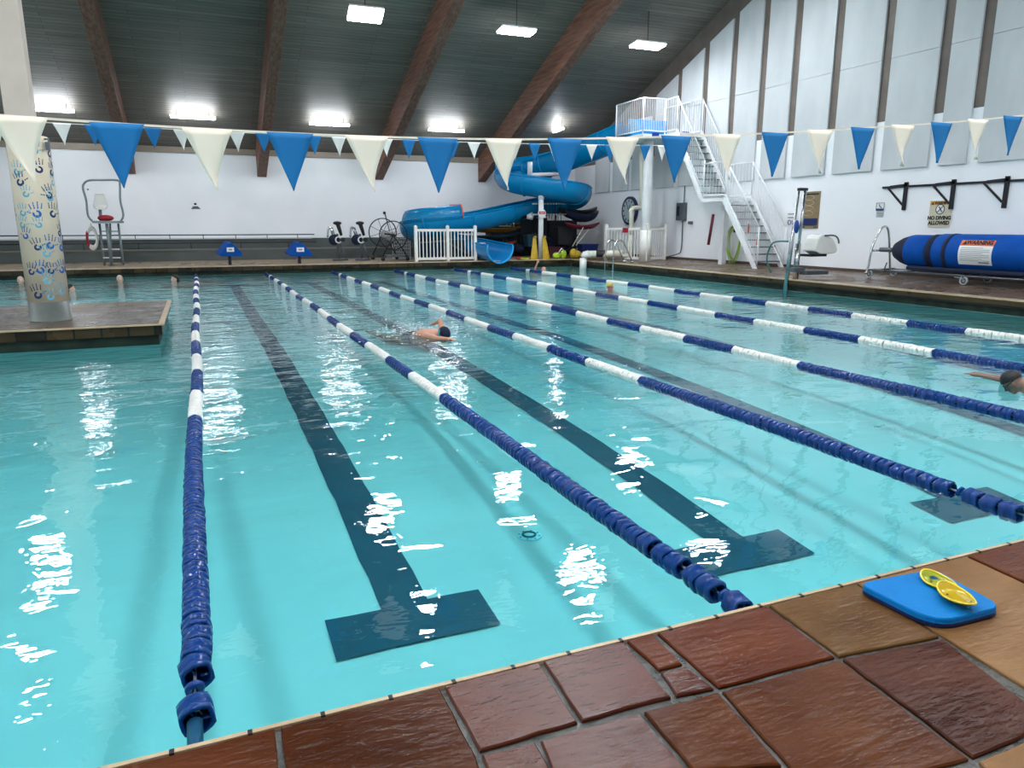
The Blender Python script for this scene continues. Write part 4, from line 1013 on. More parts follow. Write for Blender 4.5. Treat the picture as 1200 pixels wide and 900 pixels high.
MB().tube([(XW-.025, y+.03, z+.06), (XW-.025, y, z), (XW-.025, y-.06, z-.03)], .012, 5).build('symbol', ink, t)
MB().tube([(XW-.024, y-w_*.5, z-h_*.5), (XW-.024, y+w_*.5, z-h_*.5), (XW-.024, y+w_*.5, z+h_*.5), (XW-.024, y-w_*.5, z+h_*.5)], .008, 4, closed=True).build('border', ink, t)
for k in range(4): MB().b2((XW-.012, y-w_*.5, z-h_*(.78+.2*k)), (XW-.004, y+w_*.45, z-h_*(.70+.2*k))).build('caption_line', grey_ink, t)
# NO DIVING ALLOWED
t, y, z, w_, h_ = plate('no_diving_sign', 'cream warning sign reading no diving allowed, under the dark wall bar', (1090.5, 235.5), (1112, 266.5), sign_cream)
MB().b2((XW-.026, y-w_*.47, z+h_*.34), (XW-.02, y+w_*.47, z+h_*.48)).build('amber_header', sign_amber, t)
text('WARNING', 'lettering', ink, t, (XW-.028, y-.05, z+h_*.41), xd, zd, .085, bold=.004)
MB().prism([(XW-.030, y+w_*.42, z+h_*.36), (XW-.030, y+w_*.30, z+h_*.36), (XW-.030, y+w_*.36, z+h_*.46)], (.006, 0, 0)).build('alert_triangle', ink, t)
MB().tube([(XW-.023, y+.11*cos(a_/20*2*pi), z+h_*.18+.11*sin(a_/20*2*pi)) for a_ in range(20)], .009, 5, closed=True).build('ban_ring', ink, t, True)
MB().lathe([(.001, 0), (.105, 0), (.001, -.002)], (XW-.0205, y, z+h_*.18), 'x', 20).build('ban_field', sign_white, t)
MB().tube([(XW-.024, y+.035, z+h_*.18+.06), (XW-.024, y-.01, z+h_*.18), (XW-.024, y-.05, z+h_*.18-.06)], .012, 5).build('diver', ink, t)
MB().tube([(XW-.026, y-.07, z+h_*.18+.07), (XW-.026, y+.07, z+h_*.18-.07)], .008, 5).build('ban_bar', ink, t)
text('NO DIVING', 'lettering', ink, t, (XW-.024, y, z-h_*.15), xd, zd, .115, bold=.006, sx=1.0)
text('ALLOWED', 'lettering', ink, t, (XW-.024, y, z-h_*.34), xd, zd, .115, bold=.006, sx=1.0)
# dark wall bar with triangular brackets
t = thing('wall_bar', 'dark steel bar on three triangular wall brackets above the blue cover', 'wall rack', (XW-.3, 12.2, 1.95))
b0, b1 = onX(1043, 218, XW-.42), onX(1215, 210, XW-.42)
zb_ = 2.52
MB().bar((XW-.02, 14.1, zb_), (XW-.02, 9.8, zb_), .05, .05).build('bar', dark_metal, t)
for i, y in enumerate((13.42, 12.16, 10.92)):
    MB().b2((XW-.05, y-.045, 1.95), (XW-.003, y+.045, 2.62)).build('upright', dark_metal, t)
    MB().bar((XW-.02, y+.52, zb_-.02), (XW-.02, y+.06, 2.08), .035, .04).build('brace', dark_metal, t)
    MB().bar((XW-.02, y+.45, zb_), (XW-.02, y-.05, zb_+.03), .06, .07).build('sleeve', dark_metal, t)
# tiny wall plaque on the far wall
t = thing('wall_plaque', 'tiny grey and black plaque on the far white wall, below the second cream pennant', 'plaque', (-.05, YF-.01, 2.55)); q = onY(229, 241, YF-.02)
MB().ell(q+Vector((0, 0, .06)), (.05, .012, .04), 10, 6).build('knob', ink, t); MB().prism([q+Vector((-.16, 0, -.12)), q+Vector((.18, 0, -.12)), q+Vector((.08, 0, -.02)), q+Vector((-.08, 0, -.02))], (0, .015, 0)).build('bracket', grey_metal, t)

# ------------------------------------------------------------------ pool cover roller with WARNING label
T = thing('cover_reel', 'rolled royal blue pool cover on a wheeled steel reel against the side wall', 'cover reel', (15.4, 11.5, .33))
ra, rb = Vector((15.45, 12.75, 1.02)), Vector((15.45, 5.0, 1.02))
def roll(y0, y1, r0, r1, m, nm='cover_roll', n=36):
    mb = MB(); o = mb.lathe([(.001, y0), (r0, y0), (r1, y1), (.001, y1)], (15.45, 0, 1.0), 'y', n); return mb.build(nm, m, T, True)
XR, ZR = 15.45, 1.0
MB().lathe([(.08, 12.92), (.20, 12.85), (.30, 12.66), (.36, 12.45), (.36, 12.40), (.001, 12.4)], (XR, 0, ZR), 'y', 36).build('end_wrap', navy, T, True)
MB().lathe([(.001, 12.43), (.365, 12.43), (.37, 12.38), (.37, 11.75), (.001, 11.75)], (XR, 0, ZR), 'y', 36).build('inner_roll', blue_fabric, T, True)
MB().lathe([(.375, 11.86), (.385, 11.86), (.385, 11.76), (.375, 11.76)], (XR, 0, ZR), 'y', 36).build('strap', navy, T, True)
MB().lathe([(.001, 11.70), (.385, 11.70), (.40, 11.66), (.40, 4.9), (.001, 4.9)], (XR, 0, ZR), 'y', 40).build('outer_roll', blue_fabric, T, True)
MB().lathe([(.40, 11.42), (.408, 11.42), (.408, 11.33), (.40, 11.33)], (XR, 0, ZR), 'y', 40).build('strap', navy, T, True)
MB().lathe([(.375, 11.76), (.388, 11.74), (.388, 11.70), (.375, 11.70)], (XR, 0, ZR), 'y', 36).build('strap', navy, T, True)
# dark flap hanging under the roll
MB().b2((XR-.36, 4.9, ZR-.42), (XR+.30, 12.3, ZR-.33)).build('dark_flap', navy, T, bevel=.03)
MB().tube([(XR, 12.9, ZR), (XR, 13.35, ZR)], .055, 12).build('axle', grey_metal, T, True)
# label wrapped on the roll face
def on_roll(y, a, r=.404): return Vector((XR-r*cos(a), y, ZR+r*sin(a)))
ly1, ly0 = 11.02, 10.28
mb = MB(); vs = []; n = 12
for j in range(n+1):
    a = -.62+1.38*j/n; vs += [on_roll(ly1-.03*(1-j/n)*0, a), on_roll(ly0, a)]
mb.add(vs, [(2*j, 2*j+1, 2*j+3, 2*j+2) for j in range(n)])
mb.m = [0]*9+[1]*3
mb.build('warning_label', [sign_white, sign_orange], T)
aw = .59; pw = on_roll((ly0+ly1)/2-.05, aw, .409); ud = Vector((sin(aw), 0, cos(aw)))
text('WARNING', 'lettering', ink, T, pw, xd, ud, .125, bold=.006, sx=.95)
pt = on_roll(ly1-.10, aw, .409); MB().prism([pt+ud*-.05+Vector((0, .05, 0)), pt+ud*-.05+Vector((0, -.05, 0)), pt+ud*.05], Vector((-cos(aw)*.004, 0, sin(aw)*.004))).build('alert_triangle', ink, T)
for j in range(9):
    a = .30-.095*j; 
    if j == 8: MB().tube([on_roll(ly0+.06, a, .406), on_roll(ly0+.28, a, .406)], .010, 4).build('text_line', ink, T); continue
    MB().tube([on_roll(ly1-.05, a, .405), on_roll(ly0+(.05 if j % 3 else .2), a, .405)], .005, 4).build('text_line', grey_ink, T)
# trolley
fr_ = [(XR-.32, 13.35, .62), (XR+.32, 13.35, .62)]
A = MB(); Yh = 13.35
A.tube(catmull([(XR-.42, Yh, .42), (XR-.34, Yh, .62), (XR-.30, Yh, .98), (XR-.18, Yh-.0, 1.30), (XR-.02, Yh, 1.52), (XR+.14, Yh, 1.54), (XR+.24, Yh, 1.34), (XR+.34, Yh, .85), (XR+.42, Yh, .42)], 5), .026, 8)
A.tube([(XR-.38, Yh, .52), (XR+.38, Yh, .52)], .022, 8); A.tube([(XR-.30, Yh, .98), (XR+.31, Yh, .98)], .022, 8)
A.build('end_frame', chrome, T, True)
for s in (-1, 1): MB().tube([(XR+s*.36, Yh, .52), (XR+s*.36, 5.0, .52)], .024, 8).build('side_tube', grey_metal, T, True)
MB().b2((XR-.36, 12.6, .50), (XR+.36, 12.95, .53)).build('tray', chrome, T)
MB().tube([(XR-.36, 10.9, .52), (XR+.36, 10.9, .52)], .022, 8).build('cross_tube', grey_metal, T, True); MB().box((XR-.3, 10.95, .50), (.12, .22, .05)).build('clamp', chrome, T)
for (s, y) in ((-1, 13.3), (1, 13.25), (-1, 10.85), (1, 10.85), (-1, 7.5), (1, 7.5)):
    z0_ = zdeck(XR+s*.36); x = XR+s*.38
    w = MB().lathe([(.001, -.02), (.03, -.025), (.035, -.018), (.062, -.018), (.075, -.024), (.09, -.02), (.09, .02), (.075, .024), (.062, .018), (.035, .018), (.03, .025), (.001, .02)], (x, y-.03, z0_+.09), 'x', 22).build('caster', mat('pale_rubber', (.42, .46, .48), .4), T, True)
    MB().lathe([(.001, -.019), (.058, -.019), (.058, .019), (.001, .019)], (x, y-.03, z0_+.09), 'x', 22).build('hub', dark_metal, w)
    mb = MB(); mb.tube([(x, y, .50), (x, y, z0_+.19)], .018, 8); mb.b2((x-.035, y-.06, z0_+.17), (x+.035, y+.02, z0_+.20)); mb.b2((x-.035, y-.05, z0_+.08), (x-.028, y, z0_+.19)); mb.b2((x+.028, y-.05, z0_+.08), (x+.035, y, z0_+.19)); mb.build('fork', chrome, w)
MB().tube(catmull([(XR-.38, 13.0, .52), (XR-.40, 12.85, .50), (XR-.42, 12.8, .62), (XR-.40, 12.78, .72)], 4), .016, 6).build('brake_lever', grey_metal, T, True)

# ------------------------------------------------------------------ pool lift on the right deck edge
LX, LY = 13.45, 14.0
q = onz(927, 334, DZ); LX, LY = 13.42, 14.15
t = thing('pool_lift', 'chrome pool access lift with tall mast and folded seat on the pool edge', 'pool lift', (LX+.3, LY, DZ))
MB().tube([(LX-.14, LY, -.25), (LX-.05, LY, 1.1), (LX+.06, LY, 2.40)], [.055, .05, .022], 12).build('mast', chrome, t, True)
MB().tube([(LX+.13, LY-.05, .95), (LX+.20, LY-.06, 2.42)], .038, 10).build('mast_rear', chrome, t, True)
MB().box((LX+.14, LY-.03, 2.43), (.26, .10, .07)).build('head_plate', dark_metal, t, bevel=.01)
MB().tube([(LX+.12, LY-.05, DZ), (LX+.12, LY-.05, 1.15)], .07, 14).build('base_post', chrome, t, True)
MB().box((LX+.05, LY-.1, .52), (.34, .30, .10)).build('base_block', grey_metal, t, bevel=.01)
MB().b2((LX+.15, LY-.38, .40), (LX+.85, LY-.12, .50)).build('foot_rest', grey_metal, t, bevel=.015)
MB().ell((LX-.02, LY-.1, 1.55), (.05, .07, .16)).build('actuator', blue_ink, t, True)
# seat
MB().prism(catmull([(LX+.30, LY-.42, .98), (LX+.45, LY-.42, 1.34), (LX+.80, LY-.42, 1.30), (LX+1.0, LY-.42, 1.08), (LX+.98, LY-.42, .92), (LX+.5, LY-.42, .90)], 4), (0, .42, 0)).build('seat_shell', white_pvc, t, bevel=.03)
MB().b2((LX+.2, LY-.4, .84), (LX+.72, LY-.05, .90)).build('seat_base', dark_metal, t, bevel=.01)
for dy in (-.45, .02): MB().tube(catmull([(LX+.55, LY+dy, 1.34), (LX+.85, LY+dy, 1.34), (LX+.98, LY+dy, 1.26), (LX+1.02, LY+dy, 1.15)], 5), .02, 8).build('arm_rest', grey_metal, t, True)
MB().tube(catmull([(LX-.05, LY+.1, 1.2), (LX-.22, LY+.45, 1.15), (LX-.22, LY+.62, .75), (LX-.05, LY+.62, .4)], 6), .022, 8).build('hose', mat('teal_hose', (.05, .20, .19), .4), t, True)

# ------------------------------------------------------------------ far deck: lifeguard chair, block covers, bikes, reel
cx_, Yc = onY(133, 311, 27.8).x, 27.8
t = thing('lifeguard_chair', 'tall steel lifeguard chair with white seat on the far deck', 'lifeguard chair', (cx_, Yc, DZ))
def YP(u, v, y=Yc): return onY(u, v, y)
zpf = YP(128, 260).z; xa, xb = YP(110, 260).x, YP(143, 260).x
for u0, u1 in ((122.5, 116.5), (145, 138.5)): MB().tube([YP(u0, 311.5), YP(u1, 262)], .035, 8).build('leg', light_steel, t, True)
MB().tube([YP(131, 311.5, 27.5), YP(125, 262, 27.5)], .05, 8).build('leg', light_steel, t, True); MB().tube([YP(131, 308, 28.6), YP(129, 262, 28.3)], .03, 8).build('leg', light_steel, t, True)
for v, a, b in ((302, 121, 141), (292, 120, 140), (281, 119, 139), (271, 118, 138)): MB().bar(YP(a, v), YP(b, v), .16, .035).build('rung', white_metal if v > 285 else light_steel, t)
MB().b2((xa, Yc-.5, zpf-.04), (xb, Yc+.7, zpf+.03)).build('platform', light_steel, t, bevel=.01)
for dy in (-.45, .6):
    MB().tube(catmull([YP(108, 259, Yc+dy), YP(103, 252, Yc+dy), YP(101, 235, Yc+dy), YP(97.5, 222, Yc+dy), YP(98, 216, Yc+dy), YP(104, 211.5, Yc+dy), YP(120, 211, Yc+dy), YP(138, 211.5, Yc+dy), YP(140.5, 217, Yc+dy), YP(141, 235, Yc+dy), YP(144.5, 252, Yc+dy), YP(141, 260, Yc+dy)], 5), .032, 8).build('guard_frame', light_steel, t, True)
MB().tube([YP(103, 222, Yc-.45), YP(103, 222, Yc+.6)], .03, 8).build('side_bar', light_steel, t, True); MB().tube([YP(140.5, 225, Yc-.45), YP(140.5, 225, Yc+.6)], .03, 8).build('side_bar', light_steel, t, True)
b_ = [YP(111, 227, Yc+.15), YP(122, 227, Yc+.15), YP(126.5, 241, Yc+.1), YP(109, 241, Yc+.1)]
MB().prism(b_, (0, .12, 0)).build('seat_back', white_pvc, t, bevel=.03); MB().prism([YP(109, 240, Yc+.1), YP(126.5, 240, Yc+.1), YP(124, 243.5, Yc-.3), YP(112, 243.5, Yc-.3)], (0, 0, -.06)).build('seat', white_pvc, t, bevel=.01)
MB().tube([YP(117, 243), YP(118.5, 259)], .05, 10).build('pedestal', light_steel, t, True)
q = YP(124, 257, Yc-.2); tag(MB().ell((q.x, q.y, zpf+.12), (.24, .14, .10)).build('rescue_tube', red, smooth=True), 'dark red rescue bag lying on the lifeguard chair platform', 'rescue bag')
q = YP(108, 279, Yc-.35)
t = thing('ring_buoy', 'white and red ring buoy hanging at the left leg of the lifeguard chair', 'ring buoy', (q.x, q.y, q.z-.36))
mb = MB(); vs = []; n1, n2 = 28, 10
for i in range(n1):
    a = 2*pi*i/n1
    for j in range(n2):
        b = 2*pi*j/n2; rr_ = .27+.075*cos(b); vs.append((q.x+rr_*cos(a)*.42+.0, q.y+.075*sin(b)+rr_*cos(a)*.9, q.z+rr_*sin(a)*1.15))
mb.add(vs, [(i*n2+j, i*n2+(j+1) % n2, ((i+1) % n1)*n2+(j+1) % n2, ((i+1) % n1)*n2+j) for i in range(n1) for j in range(n2)])
mb.m = [1 if 11 <= k//n2 <= 17 else 0 for k in range(n1*n2)]
mb.build('ring', [white_pvc, red], t, True); MB().tube([q+Vector((0, 0, .34)), YP(106.5, 262, Yc-.35)], .015, 5).build('cord', mat('tan_cord', (.5, .45, .3), .6), t, True)
# starting block covers
for k, (u, lab) in enumerate(((270, 'left'), (352, 'right'))):
    Yb = 26.5; w_ = 1
    t = thing('block_cover', f'blue fabric cover with white tag over the {lab} starting block on the far deck', 'starting block', (onY(u, 305, Yb).x, Yb, DZ), 'covered starting blocks')
    g = lambda du, v, y=Yb: onY(u+du, v, y)
    fr0 = [g(-12, 298.5), g(-2 if k == 0 else -2, 285), g(2, 285), g(13.5, 296), g(14, 300.5), g(-11, 300.5)]
    back = [p+Vector((-.12, .55, .06)) for p in fr0]
    mb = MB(); n = 6; mb.add(fr0+back, [tuple(range(6)), tuple(range(6, 12))[::-1]]+[(i, (i+1) % 6, 6+(i+1) % 6, 6+i) for i in range(6)])
    mb.build('cover', blue_fabric, t, bevel=.02)
    a_ = g(-4.5, 290, Yb-.02); b2_ = g(4.5, 295, Yb-.02); 
    MB().b2((a_.x, Yb-.03, a_.z), (b2_.x, Yb-.01, b2_.z)).build('tag', sign_white, t)
    for j in range(1): MB().b2((a_.x+.06, Yb-.036, (a_.z+b2_.z)/2-.025), (b2_.x-.06, Yb-.03, (a_.z+b2_.z)/2+.02)).build('tag_print', grey_ink, t)
    c_ = g(-.5, 305); MB().b2((c_.x-.05, Yb+.1, DZ), (c_.x+.05, Yb+.25, g(0, 298).z)).build('pedestal', dark_metal, t)
# exercise bikes
def bike(u0, label, grp):
    Yb = 27.9; t = thing('aqua_bike', label, 'exercise bike', (onY(u0, 305, Yb).x, Yb, DZ), grp)
    g = lambda du, v, dy=0: onY(u0+du, v, Yb+dy)
    MB().tube([g(-6, 304.5, -.25), g(12, 304, -.25)], .035, 8).build('foot', grey_metal, t, True); MB().tube([g(-6, 304, .3), g(8, 303.5, .3)], .035, 8).build('foot', grey_metal, t, True)
    MB().tube([g(1.5, 304), g(.5, 287), g(-1, 274)], .05, 8).build('main_post', grey_metal, t, True); MB().tube([g(10, 304), g(3, 286)], .03, 8).build('brace', grey_metal, t, True)
    MB().tube([g(4, 276), g(1.5, 268), g(-.5, 262)], [.05, .07, .08], 10).build('seat_post', black, t, True)
    MB().ell(g(-.8, 261.5), (.16, .2, .07), 12, 7).build('seat', black, t, True)
    MB().tube(catmull([g(-12, 278), g(-11.5, 269), g(-9.5, 266.5), g(-7.5, 269), g(-3.5, 280)], 4), .035, 8).build('handlebar', chrome, t, True)
    MB().tube([g(-8, 267), g(-3.5, 280, .1)], .06, 8).build('stem', chrome, t, True)
    MB().lathe([(.001, -.07), (.17, -.07), (.20, 0), (.17, .07), (.001, .07)], tuple(g(-4.5, 281)), 'y', 18).build('flywheel', navy, t, True)
    MB().lathe([(.09, -.09), (.13, -.09), (.13, .09), (.09, .09)], tuple(g(.5, 281, -.05)), 'y', 16).build('crank_ring', white_metal, t, True)
    MB().box(g(5.5, 281, -.1), (.14, .12, .14)).build('pedal', black, t)
bike(396, 'left one of two water exercise bikes standing on the far deck', 'water bikes'); bike(422.5, 'right one of two water exercise bikes, next to the big wheeled reel', 'water bikes')
# reel of two spoked wheels
t = thing('lane_reel', 'large spoked double wheel reel on a trolley left of the white fence', 'reel', (6.75, 28.0, DZ))
w1, w2 = onY(448.5, 272.5, 28.4), onY(461, 276, 27.2)
for c_, r_ in ((w1, .53), (w2, .52)):
    w = MB().tube([(c_.x+r_*cos(2*pi*i/36), c_.y, c_.z+r_*sin(2*pi*i/36)) for i in range(36)], .022, 6, closed=True).build('wheel', dark_metal, t, True)
    for k in range(8): MB().tube([c_, (c_.x+r_*cos(pi*k/4+.3), c_.y, c_.z+r_*sin(pi*k/4+.3))], .009, 5).build('spoke', dark_metal, w)
MB().tube([w1, w2], .06, 10).build('axle', grey_metal, t, True); mm = (w1+w2)/2
MB().tube([w1.lerp(w2, .2)+Vector((0, 0, -.06)), w1.lerp(w2, .85)+Vector((0, 0, -.06))], .17, 14).build('cover_roll', mat('grey_wrapped_line', (.36, .38, .38), .7), t, True)
MB().bar(w2+Vector((-.35, -.08, .07)), w2+Vector((.1, -.08, .0)), .05, .06).build('crank', dark_metal, t)
for c_ in (w1, w2):
    MB().tube([c_, (c_.x-.42, c_.y, DZ+.18)], .025, 6).build('frame_leg', dark_metal, t, True); MB().tube([c_, (c_.x+.52, c_.y, DZ+.14)], .025, 6).build('frame_leg', dark_metal, t, True)
    for dx in (-.42, .52): MB().lathe([(.001, -.03), (.07, -.03), (.07, .03), (.001, .03)], (c_.x+dx, c_.y, DZ+.07), 'y', 14).build('caster', black, t, True)
for dx, z in ((-.42, .18), (.52, .14)): MB().tube([(w1.x+dx, w1.y, DZ+z), (w2.x+dx, w2.y, DZ+z)], .025, 6).build('frame_side', dark_metal, t, True)
MB().b2((w2.x-.2, 27.5, DZ+.12), (w2.x+.7, 28.2, DZ+.20)).build('shelf', grey_metal, t)
t = thing('wire_panel', 'pale wire mesh panel leaning behind the spoked reel', 'mesh panel', (7.3, 28.6, DZ))
p0, p1 = onY(447, 252, 28.8), onY(481, 303, 28.8)
MB().tube([(p0.x+.4, 28.8, DZ), (p0.x+.4, 28.8, p0.z-.5), (p1.x, 28.8, p0.z-.55), (p1.x, 28.8, DZ)], .02, 6, closed=True).build('frame', white_metal, t, True)
for k in range(9): x = p0.x+.4+(p1.x-p0.x-.4)*(k+1)/10; MB().tube([(x, 28.8, DZ), (x, 28.8, p0.z-.5)], .007, 4).build('wire', white_metal, t)
for k in range(8): z = DZ+(p0.z-.5-DZ)*(k+1)/9; MB().tube([(p0.x+.4, 28.8, z), (p1.x, 28.8, z)], .007, 4).build('wire', white_metal, t)
MB().tube([(p0.x+.55, 28.8, DZ), onY(451, 250, 28.8)], .025, 6).build('tool_handle', grey_metal, t, True); MB().ell(onY(450.5, 249.5, 28.8), .06, 10, 7).build('tool_knob', dark_metal, t, True)
#PART4
# dark cabinets and heap added to stand in for corner shade; two sticks
for k, (x, y, w_, h_, l) in enumerate(((12.0, 29.6, 1.3, 1.25, 'added dark cabinet standing in for corner shade, left of the slide post'), (13.35, 29.6, 1.3, 1.6, 'added dark cabinet standing in for corner shade, right of the slide post'), (14.75, 29.6, 1.4, 1.5, 'added dark cabinet standing in for corner shade, nearest the side wall'))):
    t = thing('added_dark_cabinet', l, 'cabinet', (x, y, DZ), 'added dark cabinets standing in for corner shade')
    MB().b2((x-w_/2, y-.3, DZ), (x+w_/2, y+.3, DZ+h_)).build('body', black, t, bevel=.02)
    for s in (-1, 1):
        d = MB().b2((x+s*w_/4-w_*.23, y-.33, DZ+.08), (x+s*w_/4+w_*.23, y-.3, DZ+h_-.06)).build('door', mat('near_black_door', (.006, .014, .022), .5), t, bevel=.008); MB().b2((x+s*.06-.012, y-.36, DZ+h_*.5), (x+s*.06+.012, y-.33, DZ+h_*.62)).build('handle', grey_metal, d)
mb = MB(); rr = random.Random(3)
for k in range(14): mb.ell((12.9+rr.uniform(-.5, 1.9), 28.6+rr.uniform(-.3, .3), DZ+.2+rr.uniform(0, .55)), (rr.uniform(.2, .4), rr.uniform(.2, .3), rr.uniform(.12, .25)), 12, 7)
tag(mb.build('added_dark_heap', navy, smooth=True), 'added dark navy heap standing in for shade between slide post and ladder', 'dark filler')['kind'] = 'stuff'  # invented heap, added to darken the corner
for k, (a, b) in enumerate((((14.0, 26.9, .75), (14.5, 26.95, 1.5)), ((14.15, 26.9, .78), (14.75, 26.95, 1.42)))):
    tag(MB().tube([a, b], .018, 6).build('paddle_stick', cream_pipe, smooth=True), ('steeper' if k == 0 else 'flatter')+' of two thin pale sticks leaning in the far corner gear', 'stick')

# ------------------------------------------------------------------ people
def cap_(a, b, ra, rb, n=10): return ('c', Vector(a), Vector(b), ra, rb)
def body(name, shapes, m, parent, vox=.013):
    mb = MB()
    for sh in shapes:
        if sh[0] == 'c': 
            _, a, b, ra, rb = sh; d = b-a; k = 5
            pts = [a-d.normalized()*ra*.85, a-d.normalized()*ra*.5]+[a+d*(i/k) for i in range(k+1)]+[b+d.normalized()*rb*.5, b+d.normalized()*rb*.85]
            rs = [ra*.45, ra*.85]+[ra+(rb-ra)*i/k for i in range(k+1)]+[rb*.85, rb*.45]
            mb.tube(pts, rs, 12)
        else: mb.ell(sh[1], sh[2], 18, 12, sh[3] if len(sh) > 3 else None)
    o = mb.build(name, m, parent, True)
    r_ = o.modifiers.new('skin_over', 'REMESH'); r_.mode = 'VOXEL'; r_.voxel_size = vox; r_.use_smooth_shade = True
    s_ = o.modifiers.new('soften', 'SMOOTH'); s_.factor = .5; s_.iterations = 4
    return o
def frame(hd, tilt=0):
    hd = Vector(hd).normalized(); x = hd.cross(Vector((0, 0, 1))).normalized(); u = x.cross(hd)
    R = Matrix((x, hd, u)).transposed()
    return R @ Matrix.Rotation(tilt, 3, 'X')
def head_shapes(c, R):
    L_ = lambda x, y, z: c+R @ Vector((x, y, z))
    return [('e', L_(0, -.015, .03), (.076, .095, .088), R), ('e', L_(0, .012, -.035), (.060, .072, .075), R), ('c', L_(0, .082, .01), L_(0, .100, -.022), .010, .015), ('c', L_(-.03, .078, .022), L_(.03, .078, .022), .013, .013),
            ('c', L_(-.022, .078, -.055), L_(.022, .078, -.055), .010, .010), ('e', L_(0, .062, -.088), (.026, .022, .02), R), ('e', L_(-.078, -.008, -.008), (.012, .02, .032), R), ('e', L_(.078, -.008, -.008), (.012, .02, .032), R)]
def face_bits(c, R, par, goggles=False):
    L_ = lambda x, y, z: c+R @ Vector((x, y, z))
    for sx in (-1, 1):
        e = MB().ell(L_(sx*.030, .079, .004), (.013, .008, .008), 10, 6, R).build('eye', ink if goggles else sign_white, par, True)
        if not goggles: MB().ell(L_(sx*.030, .087, .004), (.006, .003, .006), 8, 5, R).build('pupil', ink, e, True)
    if goggles:
        MB().tube([L_(.085*sin(a), .088*cos(a)-.0, .006) for a in [i*2*pi/20 for i in range(20)]], .006, 6, closed=True).build('goggle_strap', ink, par, True)
def hand(w, d, side, up, s=1.0):
    """palm, five separate slightly curled fingers; w wrist, d direction"""
    d = Vector(d).normalized(); side = Vector(side).normalized(); up = Vector(up).normalized(); o = []
    o.append(('c', w, w+d*.05*s, .026*s, .030*s)); 
    for sgn in (-1, 1): o.append(('c', w+side*.015*sgn+d*.02, w+side*.026*sgn+d*.075, .020, .014))
    for k, ln in enumerate((.062, .074, .070, .055)):
        b = w+d*.082+side*(-.030+.020*k); o.append(('c', b, b+d*ln*.55, .0085, .008)); o.append(('c', b+d*ln*.55, b+d*ln-up*.014, .008, .0065))
    b = w+d*.025-side*.034; o.append(('c', b, b+d*.035-side*.028, .011, .009)); o.append(('c', b+d*.035-side*.028, b+d*.062-side*.034, .009, .007))
    return o
def floater(u, v, face, label, hair, hm=None, sk=skin_pale, rise=.13, tilt=0, suit=None, goggles=False, arm=None, lift=0):
    p = onz(u, v, 0); c = Vector((p.x, p.y, rise+lift)); R = frame(face, tilt)
    t = thing('person', label, 'person', (p.x, p.y, 0))
    f = Vector(face).normalized(); x = f.cross(Vector((0, 0, 1)))
    sh = head_shapes(c, R)
    nk = Vector((p.x, p.y, 0))-f*.03
    sh += [('c', c+R @ Vector((0, -.02, -.07)), nk+Vector((0, 0, -.06)), .052, .062)]
    for s in (-1, 1):
        sd = nk+x*.17*s+Vector((0, 0, -.10)); sh += [('c', nk+Vector((0, 0, -.05)), sd, .06, .062)]
        if arm == s:
            el = sd+x*.12*s+f*.12+Vector((0, 0, .16)); wr = el+f*.05+Vector((0, 0, .22))-x*.1*s
            sh += [('c', sd, el, .048, .040), ('c', el, wr, .038, .027)]+hand(wr, (wr-el), x, f)
        else:
            el = sd+x*.16*s+f*.10+Vector((0, 0, -.03)); wr = el+f*.20-x*.04*s
            sh += [('c', sd, el, .046, .038), ('c', el, wr, .036, .026)]+hand(wr, f, x*s*-1, (0, 0, 1))
        hip = nk-f*.42+x*.09*s+Vector((0, 0, -.12)); kn = hip-f*.38+Vector((0, 0, .02)); an = kn-f*.38
        sh += [('c', hip, kn, .075, .055), ('c', kn, an, .050, .034), ('c', an, an-f*.15+Vector((0, 0, .02)), .032, .022)]
    sh += [('e', nk-f*.15+Vector((0, 0, -.11)), (.19, .24, .085), frame(face)), ('e', nk-f*.38+Vector((0, 0, -.12)), (.15, .17, .08), frame(face))]
    b = body('body', sh, sk, t); face_bits(c, R, t, goggles)
    if hair:
        mb = MB(); L_ = lambda a, b_, z: c+R @ Vector((a, b_, z))
        n1, n2 = 20, 8; vs = []
        low = {'short': -.2, 'long': -.75, 'cap': .05, 'bun': -.4}[hair]
        for i in range(n2+1):
            for j in range(n1):
                a = 2*pi*j/n1; back = .5-.5*cos(a-pi/2+pi)  # 1 at the nape
                phi = (pi/2-.0)*(i/n2)*(1.0+(.55 if hair != 'cap' else .18)*(1 if sin(a) < 0 else 0)*abs(sin(a))+(-.42 if hair != 'cap' else -.25)*max(0, sin(a)))
                vs.append(L_(.082*sin(phi)*cos(a), -.014+.103*sin(phi)*sin(a), .030+.097*cos(phi)))
        mb.add(vs, [(i*n1+j, i*n1+(j+1) % n1, (i+1)*n1+(j+1) % n1, (i+1)*n1+j) for i in range(n2) for j in range(n1)])
        if hair in ('long', 'bun'): mb.ell(L_(0, -.075, -.03), (.075, .05, .10), 14, 9, R)
        mb.build('swim_cap' if hair == 'cap' else 'hair', hm, t, True)
    if suit: 
        MB().ell(nk-f*.22+Vector((0, 0, -.105)), (.195, .20, .095), 18, 12, frame(face)).build('swimsuit', suit, t, True)
    return t
dark_hair = mat('dark_wet_hair', (.010, .010, .012), .35, bump=.3, bscale=60, bstretch=(4, 1, 1)); grey_hair = mat('grey_hair', (.45, .43, .42), .6, bump=.3, bscale=60)
bal = (.35, -1, 0)
floater(141, 330.5, bal, 'bald pale person standing in the water, head out, below the lifeguard chair', 'short', mat('white_stubble', (.62, .55, .52), .6), rise=.07)
floater(205, 329.5, (-1, -.15, 0), 'person with dark hair in profile, facing left beside the leftmost lane rope', 'long', dark_hair, rise=.06)
floater(25, 334, (.3, -1, 0), 'grey haired person in a blue suit, partly behind the handprint pillar on its left', 'short', grey_hair, rise=.09, suit=blue_fabric, lift=.02)
